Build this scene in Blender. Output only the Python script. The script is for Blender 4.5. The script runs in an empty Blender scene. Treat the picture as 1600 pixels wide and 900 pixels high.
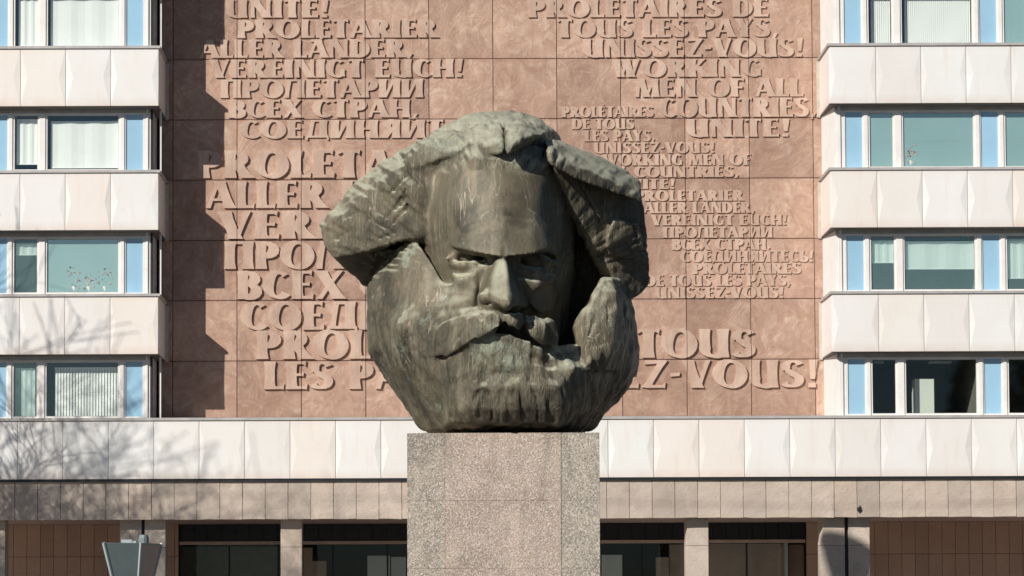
import bpy, bmesh, math, random
import numpy as np
from mathutils import Vector, Matrix

S = bpy.context.scene
COL = S.collection
R = math.radians

# ------------------------------------------------------------------ camera, sky, sun
F_PX = 4050.0            # focal length in pixels of a 1600 px wide picture
CAM = Vector((0.0, -70.0, 1.7))
PITCH, ROLL = 2.75, 0.20
SHX, SHY = 110 / 1600, 316 / 1600
cd = bpy.data.cameras.new('camera')
cam = bpy.data.objects.new('camera', cd)
COL.objects.link(cam)
S.camera = cam
cam.location = CAM
cam_rot = Matrix.Rotation(R(90 + PITCH), 3, 'X') @ Matrix.Rotation(R(-ROLL), 3, 'Z')
cam.rotation_euler = cam_rot.to_euler()
cd.sensor_width = 36
cd.lens = F_PX / 1600 * 36
cd.shift_x, cd.shift_y = SHX, SHY
cd.clip_end = 2000

SUN_AZ, SUN_EL = 42.0, 29.0
w = bpy.data.worlds.new('World')
S.world = w
w.use_nodes = True
wn = w.node_tree
sky = wn.nodes.new('ShaderNodeTexSky')
sky.sky_type = 'NISHITA'
sky.sun_disc = False
sky.sun_elevation = R(SUN_EL)
sky.sun_rotation = R(180 + SUN_AZ)
sky.air_density = 1.0
sky.dust_density = 0.6
sky.ozone_density = 5.0
wn.links.new(sky.outputs[0], wn.nodes['Background'].inputs[0])
wn.nodes['Background'].inputs[1].default_value = 0.05
sl = bpy.data.lights.new('sun', 'SUN')
sl.energy = 5.0
sl.angle = R(0.5)
sl.color = (1.0, 0.945, 0.87)
so = bpy.data.objects.new('sun', sl)
COL.objects.link(so)
to_sun = Vector((-math.sin(R(SUN_AZ)) * math.cos(R(SUN_EL)), -math.cos(R(SUN_AZ)) * math.cos(R(SUN_EL)), math.sin(R(SUN_EL))))
so.rotation_euler = to_sun.to_track_quat('Z', 'Y').to_euler()
S.view_settings.view_transform = 'Standard'
S.view_settings.look = 'None'
S.view_settings.exposure = -0.10
S.view_settings.gamma = 1.0

# ------------------------------------------------------------------ helpers
def P(px, py, Y):
    """world point seen at photo pixel (px, py) on the vertical plane at distance Y"""
    v = Vector(((px - 800 + 110) / F_PX, -(py - 450) / F_PX + 316 / F_PX, -1.0))
    d = cam_rot @ v
    t = (Y - CAM.y) / d.y
    return CAM + d * t

def PX(px, Y, py=450): return P(px, py, Y).x
def PZ(py, Y, px=690): return P(px, py, Y).z

def link(o, parent=None):
    COL.objects.link(o)
    if parent is not None:
        o.parent = parent
        o.matrix_parent_inverse = Matrix.Translation(-Vector(parent.location)) if parent.type == 'EMPTY' and parent.parent is None else Matrix.Identity(4)
    return o

def tag(o, label=None, cat=None, group=None, kind=None):
    if label: o['label'] = label
    if cat: o['category'] = cat
    if group: o['group'] = group
    if kind: o['kind'] = kind
    return o

def empty(name, loc, label, cat, group=None):
    o = bpy.data.objects.new(name, None)
    o.location = loc
    o.empty_display_size = 0.3
    COL.objects.link(o)
    tag(o, label, cat, group)
    return o

class MB:
    """collects faces in world coordinates"""
    def __init__(s):
        s.v, s.f = [], []
    def quad(s, *pts):
        n = len(s.v); s.v += [tuple(p) for p in pts]; s.f.append(tuple(range(n, n + len(pts)))); return s
    def box(s, x0, x1, y0, y1, z0, z1):
        n = len(s.v)
        s.v += [(x, y, z) for z in (z0, z1) for y in (y0, y1) for x in (x0, x1)]
        for f in ((0, 2, 3, 1), (4, 5, 7, 6), (0, 1, 5, 4), (2, 6, 7, 3), (0, 4, 6, 2), (1, 3, 7, 5)):
            s.f.append(tuple(n + i for i in f))
        return s
    def prism(s, poly, y0, y1, taper=None):
        """poly: (x, z) points; front at y0 (nearer), back at y1; taper = (dx, dz) spread of the base"""
        n = len(s.v); m = len(poly)
        a = sum(poly[i][0] * poly[(i + 1) % m][1] - poly[(i + 1) % m][0] * poly[i][1] for i in range(m))
        if a < 0: poly = poly[::-1]
        s.v += [(x, y0, z) for x, z in poly] + [(x, y1, z) for x, z in poly]
        s.f.append(tuple(n + i for i in range(m)))
        for i in range(m):
            j = (i + 1) % m
            s.f.append((n + i, n + m + i, n + m + j, n + j))
        return s
    def tube(s, pts, rads, seg=8, cap=True):
        n0 = len(s.v); pts = [Vector(p) for p in pts]
        for i, p in enumerate(pts):
            d = (pts[min(i + 1, len(pts) - 1)] - pts[max(i - 1, 0)]).normalized()
            a = d.cross(Vector((0.31, 0.87, 0.12))).normalized(); b = d.cross(a)
            for k in range(seg):
                t = 2 * math.pi * k / seg
                s.v.append(tuple(p + (a * math.cos(t) + b * math.sin(t)) * rads[i]))
        for i in range(len(pts) - 1):
            for k in range(seg):
                k2 = (k + 1) % seg
                s.f.append((n0 + i * seg + k, n0 + i * seg + k2, n0 + (i + 1) * seg + k2, n0 + (i + 1) * seg + k))
        if cap:
            s.f.append(tuple(n0 + k for k in range(seg)))
            e = n0 + (len(pts) - 1) * seg
            s.f.append(tuple(e + k for k in reversed(range(seg))))
        return s
    def mesh(s, name):
        me = bpy.data.meshes.new(name); me.from_pydata(s.v, [], s.f); me.update(); return me
    def build(s, name, mat, parent=None, bevel=0, smooth=False):
        me = s.mesh(name); me.materials.append(mat)
        if smooth: me.polygons.foreach_set('use_smooth', [True] * len(me.polygons))
        o = bpy.data.objects.new(name, me); link(o, parent)
        if bevel:
            b = o.modifiers.new('bevel', 'BEVEL'); b.width = bevel; b.segments = 2; b.limit_method = 'ANGLE'
        return o

# ------------------------------------------------------------------ materials
def new_mat(name):
    m = bpy.data.materials.new(name); m.use_nodes = True
    nt = m.node_tree; b = nt.nodes['Principled BSDF']
    return m, nt, b

class N:
    """tiny node helper"""
    def __init__(s, nt): s.nt = nt
    def n(s, t, **k):
        o = s.nt.nodes.new(t)
        for a, v in k.items(): setattr(o, a, v)
        return o
    def l(s, a, b): s.nt.links.new(a, b)
    def noise(s, vec, scale, detail=4, rough=.55, dist=0):
        o = s.n('ShaderNodeTexNoise'); o.inputs['Scale'].default_value = scale
        o.inputs['Detail'].default_value = detail; o.inputs['Roughness'].default_value = rough
        o.inputs['Distortion'].default_value = dist; s.l(vec, o.inputs['Vector']); return o.outputs['Fac']
    def ramp(s, fac, stops):
        o = s.n('ShaderNodeValToRGB'); e = o.color_ramp.elements
        while len(e) < len(stops): e.new(.5)
        for i, (p, c) in enumerate(stops):
            e[i].position = p; e[i].color = (c[0], c[1], c[2], 1) if not isinstance(c, (int, float)) else (c, c, c, 1)
        s.l(fac, o.inputs[0]); return o.outputs[0]
    def mix(s, fac, a, b, mode='MIX'):
        o = s.n('ShaderNodeMix', data_type='RGBA', blend_type=mode)
        for i, v in ((0, fac), (6, a), (7, b)):
            if isinstance(v, (int, float)): o.inputs[i].default_value = v if i == 0 else (v, v, v, 1)
            elif isinstance(v, tuple): o.inputs[i].default_value = (*v, 1)
            else: s.l(v, o.inputs[i])
        return o.outputs[2]
    def math(s, op, a, b=0.0, clamp=False):
        o = s.n('ShaderNodeMath', operation=op, use_clamp=clamp)
        for i, v in ((0, a), (1, b)):
            if isinstance(v, (int, float)): o.inputs[i].default_value = v
            else: s.l(v, o.inputs[i])
        return o.outputs[0]
    def vscale(s, vec, sc, loc=(0, 0, 0)):
        o = s.n('ShaderNodeMapping'); o.inputs['Scale'].default_value = sc; o.inputs['Location'].default_value = loc
        s.l(vec, o.inputs['Vector']); return o.outputs[0]
    def bump(s, h, strength, dist=.02, normal=None):
        o = s.n('ShaderNodeBump'); o.inputs['Strength'].default_value = strength; o.inputs['Distance'].default_value = dist
        s.l(h, o.inputs['Height'])
        if normal: s.l(normal, o.inputs['Normal'])
        return o.outputs[0]

def pos_and_rand(g):
    geo = g.n('ShaderNodeNewGeometry'); oi = g.n('ShaderNodeObjectInfo')
    return geo, geo.outputs['Position'], oi.outputs['Random']

def mat_panel():
    m, nt, b = new_mat('white_enamel_panel'); g = N(nt); geo, p, r = pos_and_rand(g)
    big = g.noise(p, .55, 5, .6)
    streak = g.noise(g.vscale(p, (2.4, 2.4, .35)), 1.6, 5, .65, .4)
    fine = g.noise(g.vscale(p, (1.0, 1, 3.5)), 9, 6, .7)
    c = g.mix(g.ramp(big, [(.35, 0.0), (.68, 1.0)]), (.82, .80, .765), (.855, .855, .835))
    c = g.mix(g.math('MULTIPLY', g.ramp(streak, [(.54, 0.0), (.70, 1.0)]), .36), c, (.78, .66, .58))
    c = g.mix(g.math('MULTIPLY', g.ramp(fine, [(.55, 0.0), (.75, 1.0)]), .2), c, (.70, .66, .6))
    # weathering that gathers along the rim of each plate
    tc = g.n('ShaderNodeTexCoord'); sep = g.n('ShaderNodeSeparateXYZ'); g.l(tc.outputs['Generated'], sep.inputs[0])
    lo = g.math('SUBTRACT', 1.0, g.math('MULTIPLY', sep.outputs['Z'], 6.0), True)
    hi = g.math('MULTIPLY', g.math('SUBTRACT', sep.outputs['Z'], .9), 6.0, True)
    rim = g.math('MULTIPLY', g.math('ADD', g.math('MULTIPLY', lo, .55), g.math('MULTIPLY', hi, .35)), g.noise(p, 3, 4))
    c = g.mix(rim, c, (.62, .42, .33))
    tint = g.ramp(r, [(0, (.95, .94, .93)), (.3, (1, 1, 1)), (.6, (.98, 1, 1)), (.85, (1, .965, .93)), (1, (1, .94, .9))])
    c = g.mix(1.0, c, tint, 'MULTIPLY')
    g.l(c, b.inputs['Base Color']); b.inputs['Roughness'].default_value = .5
    g.l(g.bump(g.noise(p, 7, 5), .1, .01), b.inputs['Normal'])
    return m

def mat_relief(letter=False):
    m, nt, b = new_mat('cast_relief_letter' if letter else 'cast_relief_concrete'); g = N(nt); geo, p, r = pos_and_rand(g)
    off = g.n('ShaderNodeCombineXYZ'); g.l(g.math('MULTIPLY', r, 37.0), off.inputs[0]); g.l(g.math('MULTIPLY', r, 91.0), off.inputs[2])
    add = g.n('ShaderNodeVectorMath', operation='ADD'); g.l(p, add.inputs[0]); g.l(off.outputs[0], add.inputs[1]); q = add.outputs[0]
    sw = g.n('ShaderNodeTexNoise'); g.l(q, sw.inputs['Vector']); sw.inputs['Scale'].default_value = 1.15; sw.inputs['Detail'].default_value = 5
    sw.inputs['Distortion'].default_value = 4.0; sw.inputs['Roughness'].default_value = .72
    hue = g.noise(q, .9, 2, .5)
    warp = g.noise(q, 1.1, 7, .62, 2.6)
    fine = g.noise(q, 9, 6, .7, .8)
    c = g.mix(g.ramp(warp, [(.3, 0.0), (.72, 1.0)]), (.38, .236, .172), (.575, .40, .302))
    if letter:
        c = g.mix(.6, c, (.74, .56, .45))
    c = g.mix(g.math('MULTIPLY', g.ramp(sw.outputs['Fac'], [(.50, 0.0), (.66, 1.0)]), .55), c, (.68, .53, .43))
    c = g.mix(g.math('MULTIPLY', g.ramp(hue, [(.42, 1.0), (.6, 0.0)]), .35), c, (.33, .20, .145))
    c = g.mix(g.math('MULTIPLY', g.ramp(fine, [(.6, 0.0), (.8, 1.0)]), .35), c, (.68, .55, .47))
    st = g.noise(g.vscale(p, (3.0, 3, .5)), 1.2, 5, .7)
    c = g.mix(g.math('MULTIPLY', g.ramp(st, [(.5, 0.0), (.75, 1.0)]), .4), c, (.24, .15, .115))
    # the joint side of each tile keeps a film of dirt
    if not letter:
        tc = g.n('ShaderNodeTexCoord'); sep = g.n('ShaderNodeSeparateXYZ'); g.l(tc.outputs['Generated'], sep.inputs[0])
        ex = g.math('MULTIPLY', g.math('SUBTRACT', g.math('ABSOLUTE', g.math('SUBTRACT', sep.outputs['Z'], .5)), .42), 9.0, True)
        c = g.mix(g.math('MULTIPLY', ex, .35), c, (.27, .16, .12))
    tint = g.ramp(r, [(0, (.86, .83, .82)), (.3, (.95, .93, .93)), (.6, (1.06, 1.04, 1.03)), (1, (1.18, 1.18, 1.18))]) if not letter else g.ramp(r, [(0, (.96, .95, .94)), (1, (1, 1, 1))])
    c = g.mix(1.0, c, tint, 'MULTIPLY')
    g.l(c, b.inputs['Base Color']); b.inputs['Roughness'].default_value = .82
    h = g.math('ADD', g.math('MULTIPLY', sw.outputs['Fac'], 1.4), g.math('ADD', g.math('MULTIPLY', warp, 1.6), g.math('MULTIPLY', fine, .25)))
    g.l(g.bump(h, .5 if not letter else .3, .035), b.inputs['Normal'])
    return m

def mat_bronze():
    m, nt, b = new_mat('weathered_bronze'); g = N(nt); geo, p, r = pos_and_rand(g)
    streak = g.noise(g.vscale(p, (2.6, 2.6, .22)), 1.3, 6, .62, .3)
    fine_st = g.noise(g.vscale(p, (7, 7, .45)), 1.5, 5, .6)
    big = g.noise(p, .8, 5, .6, .5)
    blot = g.noise(p, 2.3, 6, .7, 1.0)
    c = g.mix(g.ramp(big, [(.38, 0.0), (.60, 1.0)]), (.062, .056, .038), (.165, .144, .096))
    c = g.mix(g.math('MULTIPLY', g.ramp(blot, [(.5, 0.0), (.72, 1.0)]), .55), c, (.22, .155, .095))
    c = g.mix(g.math('MULTIPLY', g.ramp(streak, [(.5, 0.0), (.68, 1.0)]), .42), c, (.33, .285, .195))
    c = g.mix(g.math('MULTIPLY', g.ramp(fine_st, [(.30, 1.0), (.46, 0.0)]), .28), c, (.022, .024, .022))
    # verdigris where rain stays: on upward faces, noisy; paled to paint in their highlights
    sep = g.n('ShaderNodeSeparateXYZ'); g.l(geo.outputs['Normal'], sep.inputs[0])
    up = g.ramp(sep.outputs['Z'], [(.35, 0.0), (.70, 1.0)])
    up = g.math('MULTIPLY', up, g.ramp(g.noise(p, 1.8, 6, .7), [(.3, .45), (.55, 1.0)]))
    c = g.mix(g.math('MULTIPLY', up, .85), c, (.60, .60, .45))
    vd = g.math('MULTIPLY', g.ramp(g.noise(p, .9, 4, .5), [(.6, 0.0), (.72, 1.0)]), g.ramp(g.noise(p, 7, 5, .7), [(.45, 0.0), (.6, 1.0)]))
    c = g.mix(g.math('MULTIPLY', vd, .7), c, (.34, .42, .33))
    # pale lime runs: narrow, nearly upright lines
    wv = g.n('ShaderNodeTexNoise'); wv.inputs['Scale'].default_value = 2.1; wv.inputs['Detail'].default_value = 3; g.l(g.vscale(p, (1.6, 1.6, .12)), wv.inputs['Vector'])
    run = g.ramp(wv.outputs['Fac'], [(.485, 0.0), (.498, 1.0), (.511, 0.0)])
    c = g.mix(g.math('MULTIPLY', g.math('MULTIPLY', run, g.ramp(g.noise(p, 1.2, 3), [(.45, 0.0), (.6, 1.0)])), .7), c, (.42, .37, .27))
    # verdigris bloom on the lip, the temple and down from the parting
    for (px_, py_, wd_, rr_, am) in ((785, 545, 3.1, .75, .6), (640, 402, 1.2, .28, .9), (785, 215, 2.6, .5, .45), (690, 235, 1.6, .6, .3)):
        q_ = P(px_, py_, -16.4 - wd_ * .94)
        ds = g.n('ShaderNodeVectorMath', operation='DISTANCE'); g.l(p, ds.inputs[0]); ds.inputs[1].default_value = q_
        mk = g.math('SUBTRACT', 1.0, g.math('DIVIDE', ds.outputs['Value'], rr_), True)
        mk = g.math('MULTIPLY', g.math('MULTIPLY', mk, 2.0, True), g.ramp(g.noise(p, 4.5, 6, .7), [(.40, 0.0), (.6, 1.0)]))
        c = g.mix(g.math('MULTIPLY', mk, am), c, (.40, .46, .36))
    # dirt in creases, edges rubbed bright; this colour also sharpens the form's shading
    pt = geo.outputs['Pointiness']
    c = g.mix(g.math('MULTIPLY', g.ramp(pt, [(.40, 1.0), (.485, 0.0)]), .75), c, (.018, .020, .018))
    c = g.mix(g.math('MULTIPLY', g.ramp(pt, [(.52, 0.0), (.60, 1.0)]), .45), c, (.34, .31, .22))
    # chisel-like pits in the casting
    vor = g.n('ShaderNodeTexVoronoi'); vor.inputs['Scale'].default_value = 16; g.l(g.vscale(p, (1, 1, .5)), vor.inputs['Vector'])
    rough = g.noise(p, 14, 6, .75)
    spots = g.ramp(g.noise(p, 26, 3, .7), [(.68, 0.0), (.74, 1.0)])
    c = g.mix(g.math('MULTIPLY', spots, .35), c, (.42, .40, .30))
    g.l(c, b.inputs['Base Color'])
    b.inputs['Metallic'].default_value = .25
    b.inputs['Roughness'].default_value = .55
    strands = g.noise(g.vscale(p, (6, 6, 1.2)), 3.0, 5, .65, 1.2)
    att = g.n('ShaderNodeAttribute'); att.attribute_name = 'hair'
    h = g.math('ADD', g.math('MULTIPLY', rough, .25), g.math('MULTIPLY', vor.outputs['Distance'], .06))
    h = g.math('ADD', h, g.math('MULTIPLY', g.math('MULTIPLY', strands, 1.6), att.outputs['Fac']))
    g.l(g.bump(h, .55, .06), b.inputs['Normal'])
    return m

def mat_granite():
    m, nt, b = new_mat('bush_hammered_granite'); g = N(nt); geo, p, r = pos_and_rand(g)
    sp = g.n('ShaderNodeTexVoronoi'); sp.inputs['Scale'].default_value = 52; g.l(g.vscale(p, (1, 1, .8)), sp.inputs['Vector'])
    sepc = g.n('ShaderNodeSeparateColor'); g.l(sp.outputs['Color'], sepc.inputs[0])
    n1 = g.noise(p, 30, 5, .75); n2 = g.noise(p, 1.0, 5, .6, .8)
    warm = g.mix(g.ramp(n2, [(.35, 0.0), (.65, 1.0)]), (.40, .32, .255), (.62, .49, .39))
    cool = g.mix(g.ramp(n2, [(.35, 0.0), (.65, 1.0)]), (.34, .31, .255), (.50, .455, .37))
    att = g.n('ShaderNodeObjectInfo'); sc = g.n('ShaderNodeSeparateColor'); g.l(att.outputs['Color'], sc.inputs[0])
    c = g.mix(sc.outputs[0], cool, warm)
    c = g.mix(g.ramp(sepc.outputs[0], [(.55, 0.0), (.72, .85)]), c, (.76, .66, .58))
    c = g.mix(g.ramp(n1, [(.38, .8), (.48, 0.0)]), c, (.15, .125, .11))
    dirt = g.noise(g.vscale(p, (1.5, 1, .5)), 1.4, 6, .7)
    c = g.mix(g.ramp(dirt, [(.50, 0.0), (.70, .55)]), c, (.20, .18, .15))
    g.l(c, b.inputs['Base Color']); b.inputs['Roughness'].default_value = .85
    g.l(g.bump(g.math('ADD', n1, g.math('MULTIPLY', sepc.outputs[0], .5)), .7, .03), b.inputs['Normal'])
    return m

def mat_stone(name, a, bb, dark, scale=1.5, bump=.5, hue=1.0):
    m, nt, b = new_mat(name); g = N(nt); geo, p, r = pos_and_rand(g)
    n1 = g.noise(p, scale, 6, .62, .6); n2 = g.noise(p, scale * 9, 5, .7); n3 = g.noise(g.vscale(p, (1, 1, 2.2)), 5, 4, .6, 1)
    c = g.mix(g.ramp(n1, [(.33, 0.0), (.67, 1.0)]), a, bb)
    c = g.mix(g.ramp(n2, [(.55, 0.0), (.78, .6)]), c, dark)
    tint = g.ramp(r, [(0, (.82, .82, .82)), (.5, (1, 1, 1)), (1, (1.0, .96, .93))])
    c = g.mix(1.0, c, tint, 'MULTIPLY')
    g.l(c, b.inputs['Base Color']); b.inputs['Roughness'].default_value = .85
    g.l(g.bump(g.math('ADD', n2, g.math('MULTIPLY', n3, 1.2)), bump, .03), b.inputs['Normal'])
    return m

def mat_plain(name, col, rough=.5, metal=0.0, var=.08, scale=3):
    m, nt, b = new_mat(name); g = N(nt); geo, p, r = pos_and_rand(g)
    n1 = g.noise(p, scale, 5, .6)
    d = tuple(max(0, v * (1 - var * 2.5)) for v in col)
    c = g.mix(g.ramp(n1, [(.35, 0.0), (.65, 1.0)]), d, col)
    g.l(c, b.inputs['Base Color']); b.inputs['Roughness'].default_value = rough; b.inputs['Metallic'].default_value = metal
    g.l(g.bump(g.noise(p, 20, 3), .05, .01), b.inputs['Normal'])
    return m

def mat_glass(name, trans, refl, fac, sheen=0.0, sheencol=(.42, .70, .66), wob=.02):
    m, nt, b = new_mat(name); g = N(nt); nt.nodes.remove(b)
    out = nt.nodes['Material Output']
    geo = g.n('ShaderNodeNewGeometry')
    t = g.n('ShaderNodeBsdfTransparent'); t.inputs[0].default_value = (*trans, 1)
    gl = g.n('ShaderNodeBsdfGlossy'); gl.inputs['Color'].default_value = (*refl, 1); gl.inputs['Roughness'].default_value = .03
    g.l(g.bump(g.noise(geo.outputs['Position'], .8, 2), wob, .05), gl.inputs['Normal'])
    mx = g.n('ShaderNodeMixShader'); mx.inputs[0].default_value = fac
    g.l(t.outputs[0], mx.inputs[1]); g.l(gl.outputs[0], mx.inputs[2]); 
    if sheen:      # diffuse teal painted in for the brightness of reflected sky
        df = g.n('ShaderNodeBsdfDiffuse'); g.l(g.mix(g.ramp(g.noise(g.vscale(geo.outputs['Position'], (1, 1, .6)), .5, 3), [(.3, 0.0), (.7, 1.0)]), tuple(v * .85 for v in sheencol), sheencol), df.inputs[0])
        m2 = g.n('ShaderNodeMixShader'); m2.inputs[0].default_value = sheen
        g.l(mx.outputs[0], m2.inputs[1]); g.l(df.outputs[0], m2.inputs[2]); g.l(m2.outputs[0], out.inputs[0])
    else: g.l(mx.outputs[0], out.inputs[0])
    return m

M = dict(
    panel=mat_panel(), relief=mat_relief(), letter=mat_relief(True), bronze=mat_bronze(), granite=mat_granite(),
    fascia=mat_stone('fascia_stone', (.50, .42, .35), (.62, .53, .45), (.40, .33, .28), 1.2, .35),
    column=mat_stone('column_stone', (.50, .42, .35), (.63, .55, .47), (.40, .33, .28), 2.0, .4),
    brown=mat_stone('brown_wall_slab', (.60, .40, .30), (.68, .47, .35), (.46, .30, .22), .8, .15),
    soffit=mat_plain('soffit_render', (.66, .50, .42), .9),
    joint=mat_plain('joint_shadow_backing', (.05, .04, .035), .9),
    coping=mat_plain('zinc_coping', (.52, .50, .48), .5, .1),
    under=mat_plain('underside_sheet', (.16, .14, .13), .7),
    frame=mat_plain('window_frame_paint', (.86, .835, .80), .45, 0, .03),
    wallwhite=mat_plain('white_render', (.80, .80, .78), .6, 0, .03),
    blue=mat_plain('blue_glass_panel', (.36, .60, .78), .22, 0, .05, .6),
    return_plate=mat_plain('return_plate', (.62, .62, .62), .6),
    flash=mat_plain('pale_flashing', (.60, .52, .45), .5),
    darkmetal=mat_plain('dark_metal', (.03, .035, .04), .45, .3),
    blind=mat_plain('blind_fabric', (.90, .92, .88), .8, 0, .01),
    room=mat_plain('room_paint', (.30, .40, .39), .9),
    roomdark=mat_plain('dark_room_paint', (.26, .25, .22), .9),
    glass=mat_glass('coated_window_glass', (.72, .93, .90), (.97, 1.0, .90), .7, .46, (.46, .74, .70)),
    midglass=mat_glass('half_coated_window_glass', (.90, .98, .97), (.95, 1.0, .92), .22, .16),
    lightglass=mat_glass('plain_window_glass', (.97, 1.0, .99), (.9, 1.0, 1.0), .14),
    clear=mat_glass('clear_window_glass', (.8, .84, .8), (.8, .9, .9), .07),
    darkglass=mat_glass('lobby_glass', (.85, .9, .9), (.35, .42, .45), .08),
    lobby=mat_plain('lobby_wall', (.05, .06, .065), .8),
)

HEAD_H = .03

# ------------------------------------------------------------------ the colossal head
HEAD_Y = -16.4           # depth of the plane the outline lies in

def hp(px, py, wd):      # photo pixel + metres towards the viewer -> point on the sculpture
    return np.array(P(px, py, HEAD_Y - wd * .94))

class SDF:
    def __init__(s, lo, hi, h):
        s.lo = np.array(lo, float); s.h = h
        s.n = np.ceil((np.array(hi) - s.lo) / h).astype(int) + 1
        s.ax = [s.lo[i] + h * np.arange(s.n[i]) for i in range(3)]
        s.F = np.full(tuple(s.n), 9.0, np.float32)
    def region(s, lo, hi, m):
        sl = []
        for i in range(3):
            a = int(max(0, np.floor((lo[i] - m - s.lo[i]) / s.h))); b = int(min(s.n[i], np.ceil((hi[i] + m - s.lo[i]) / s.h) + 1))
            sl.append(slice(a, b))
        return tuple(sl), [s.ax[i][sl[i]].astype(np.float32) for i in range(3)]
    def merge(s, sl, d, mode, k):
        f = s.F[sl]
        if mode == 'add':
            hh = np.maximum(k - np.abs(f - d), 0) / k
            s.F[sl] = np.minimum(f, d) - hh * hh * k * .25
        else:
            d = -d
            hh = np.maximum(k - np.abs(f - d), 0) / k
            s.F[sl] = np.maximum(f, d) + hh * hh * k * .25
    def hull(s, pts, r=.06, mode='add', k=.12):
        pts = np.array(pts)
        bm = bmesh.new()
        for p in pts: bm.verts.new(p)
        res = bmesh.ops.convex_hull(bm, input=bm.verts)
        pl = []
        bm.normal_update(); cen = Vector(pts.mean(0))
        for f in bm.faces:
            if f.calc_area() < 1e-6: continue
            nrm = f.normal.copy(); o = nrm.dot(f.verts[0].co)
            if nrm.dot(cen) - o > 0: nrm = -nrm; o = -o
            for q in pl:
                if q[0].dot(nrm) > .9995: break
            else: pl.append((nrm, o))
        bm.free()
        sl, (x, y, z) = s.region(pts.min(0), pts.max(0), .3 + k)
        X, Y, Z = x[:, None, None], y[None, :, None], z[None, None, :]
        d = None
        acc = None
        for nrm, o in pl:
            e = (nrm.x * X + nrm.y * Y + nrm.z * Z - (o)).astype(np.float32)
            if d is None: d = e
            else:
                hh = np.maximum(r - np.abs(d - e), 0) / max(r, 1e-6)
                d = np.maximum(d, e) + hh * hh * r * .25
        s.merge(sl, d, mode, k)
    def ell(s, c, rad, mode='add', k=.12, rz=0, ry=0):
        c = np.array(c); rad = np.array(rad, float); m = rad.max()
        sl, (x, y, z) = s.region(c - m, c + m, .25 + k)
        X, Y, Z = x[:, None, None] - c[0], y[None, :, None] - c[1], z[None, None, :] - c[2]
        if rz: ca, sa = math.cos(rz), math.sin(rz); X, Y = X * ca + Y * sa, -X * sa + Y * ca
        if ry: ca, sa = math.cos(ry), math.sin(ry); X, Z = X * ca + Z * sa, -X * sa + Z * ca
        k0 = np.sqrt((X / rad[0]) ** 2 + (Y / rad[1]) ** 2 + (Z / rad[2]) ** 2)
        k1 = np.sqrt((X / rad[0] ** 2) ** 2 + (Y / rad[1] ** 2) ** 2 + (Z / rad[2] ** 2) ** 2)
        s.merge(sl, (k0 * (k0 - 1) / np.maximum(k1, 1e-6)).astype(np.float32), mode, k)
    def chain(s, pts, rads, mode='add', k=.08, flat=1.0):
        for i in range(len(pts) - 1):
            a, b = np.array(pts[i]), np.array(pts[i + 1]); ra, rb = rads[i], rads[i + 1]; m = max(ra, rb)
            sl, (x, y, z) = s.region(np.minimum(a, b) - m, np.maximum(a, b) + m, .15 + k)
            X, Y, Z = x[:, None, None] - a[0], y[None, :, None] - a[1], z[None, None, :] - a[2]
            ab = b - a
            t = np.clip((X * ab[0] + Y * ab[1] + Z * ab[2]) / ab.dot(ab), 0, 1)
            d = np.sqrt((X - t * ab[0]) ** 2 + ((Y - t * ab[1]) / flat) ** 2 + (Z - t * ab[2]) ** 2) - (ra + (rb - ra) * t)
            s.merge(sl, d.astype(np.float32), mode, k)
    def mesh(s):
        F = s.F; h = s.h
        neg = F < 0
        n = F.shape
        vid = -np.ones((n[0] - 1, n[1] - 1, n[2] - 1), np.int64)
        cnt = np.zeros(vid.shape, np.int8)
        for i in (0, 1):
            for j in (0, 1):
                for k in (0, 1):
                    cnt += neg[i:n[0] - 1 + i, j:n[1] - 1 + j, k:n[2] - 1 + k]
        act = (cnt > 0) & (cnt < 8)
        idx = np.argwhere(act); vid[act] = np.arange(len(idx))
        acc = np.zeros((len(idx), 3)); num = np.zeros(len(idx))
        cor = [(i, j, k) for i in (0, 1) for j in (0, 1) for k in (0, 1)]
        for a in cor:
            for ax in range(3):
                if a[ax]: continue
                b = list(a); b[ax] = 1
                fa = F[idx[:, 0] + a[0], idx[:, 1] + a[1], idx[:, 2] + a[2]]; fb = F[idx[:, 0] + b[0], idx[:, 1] + b[1], idx[:, 2] + b[2]]
                cr = (fa < 0) != (fb < 0)
                t = np.where(cr, fa / np.where(cr, fa - fb, 1), 0)
                for c in range(3):
                    v = np.full(len(idx), float(a[c])) if c != ax else t
                    acc[:, c] += np.where(cr, v, 0)
                num += cr
        V = s.lo + (idx + acc / num[:, None]) * h
        quads = []
        for ax in range(3):
            u, v = [(1, 2), (2, 0), (0, 1)][ax]
            sa = [slice(None)] * 3; sb = [slice(None)] * 3
            sa[ax] = slice(0, n[ax] - 1); sb[ax] = slice(1, n[ax])
            ch = neg[tuple(sa)] != neg[tuple(sb)]
            e = np.argwhere(ch)
            e = e[(e[:, u] > 0) & (e[:, v] > 0) & (e[:, u] < n[u] - 1) & (e[:, v] < n[v] - 1)]
            o = np.zeros(3, int)
            def g(du, dv):
                q = e.copy(); q[:, u] -= du; q[:, v] -= dv
                return vid[q[:, 0], q[:, 1], q[:, 2]]
            Q = np.stack([g(1, 1), g(0, 1), g(0, 0), g(1, 0)], 1)
            flip = ~neg[e[:, 0], e[:, 1], e[:, 2]]
            Q[flip] = Q[flip][:, ::-1]
            quads.append(Q)
        return V, np.concatenate(quads)

def ring(py, pts): return [hp(x, py, wd) for x, wd in pts]

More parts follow.
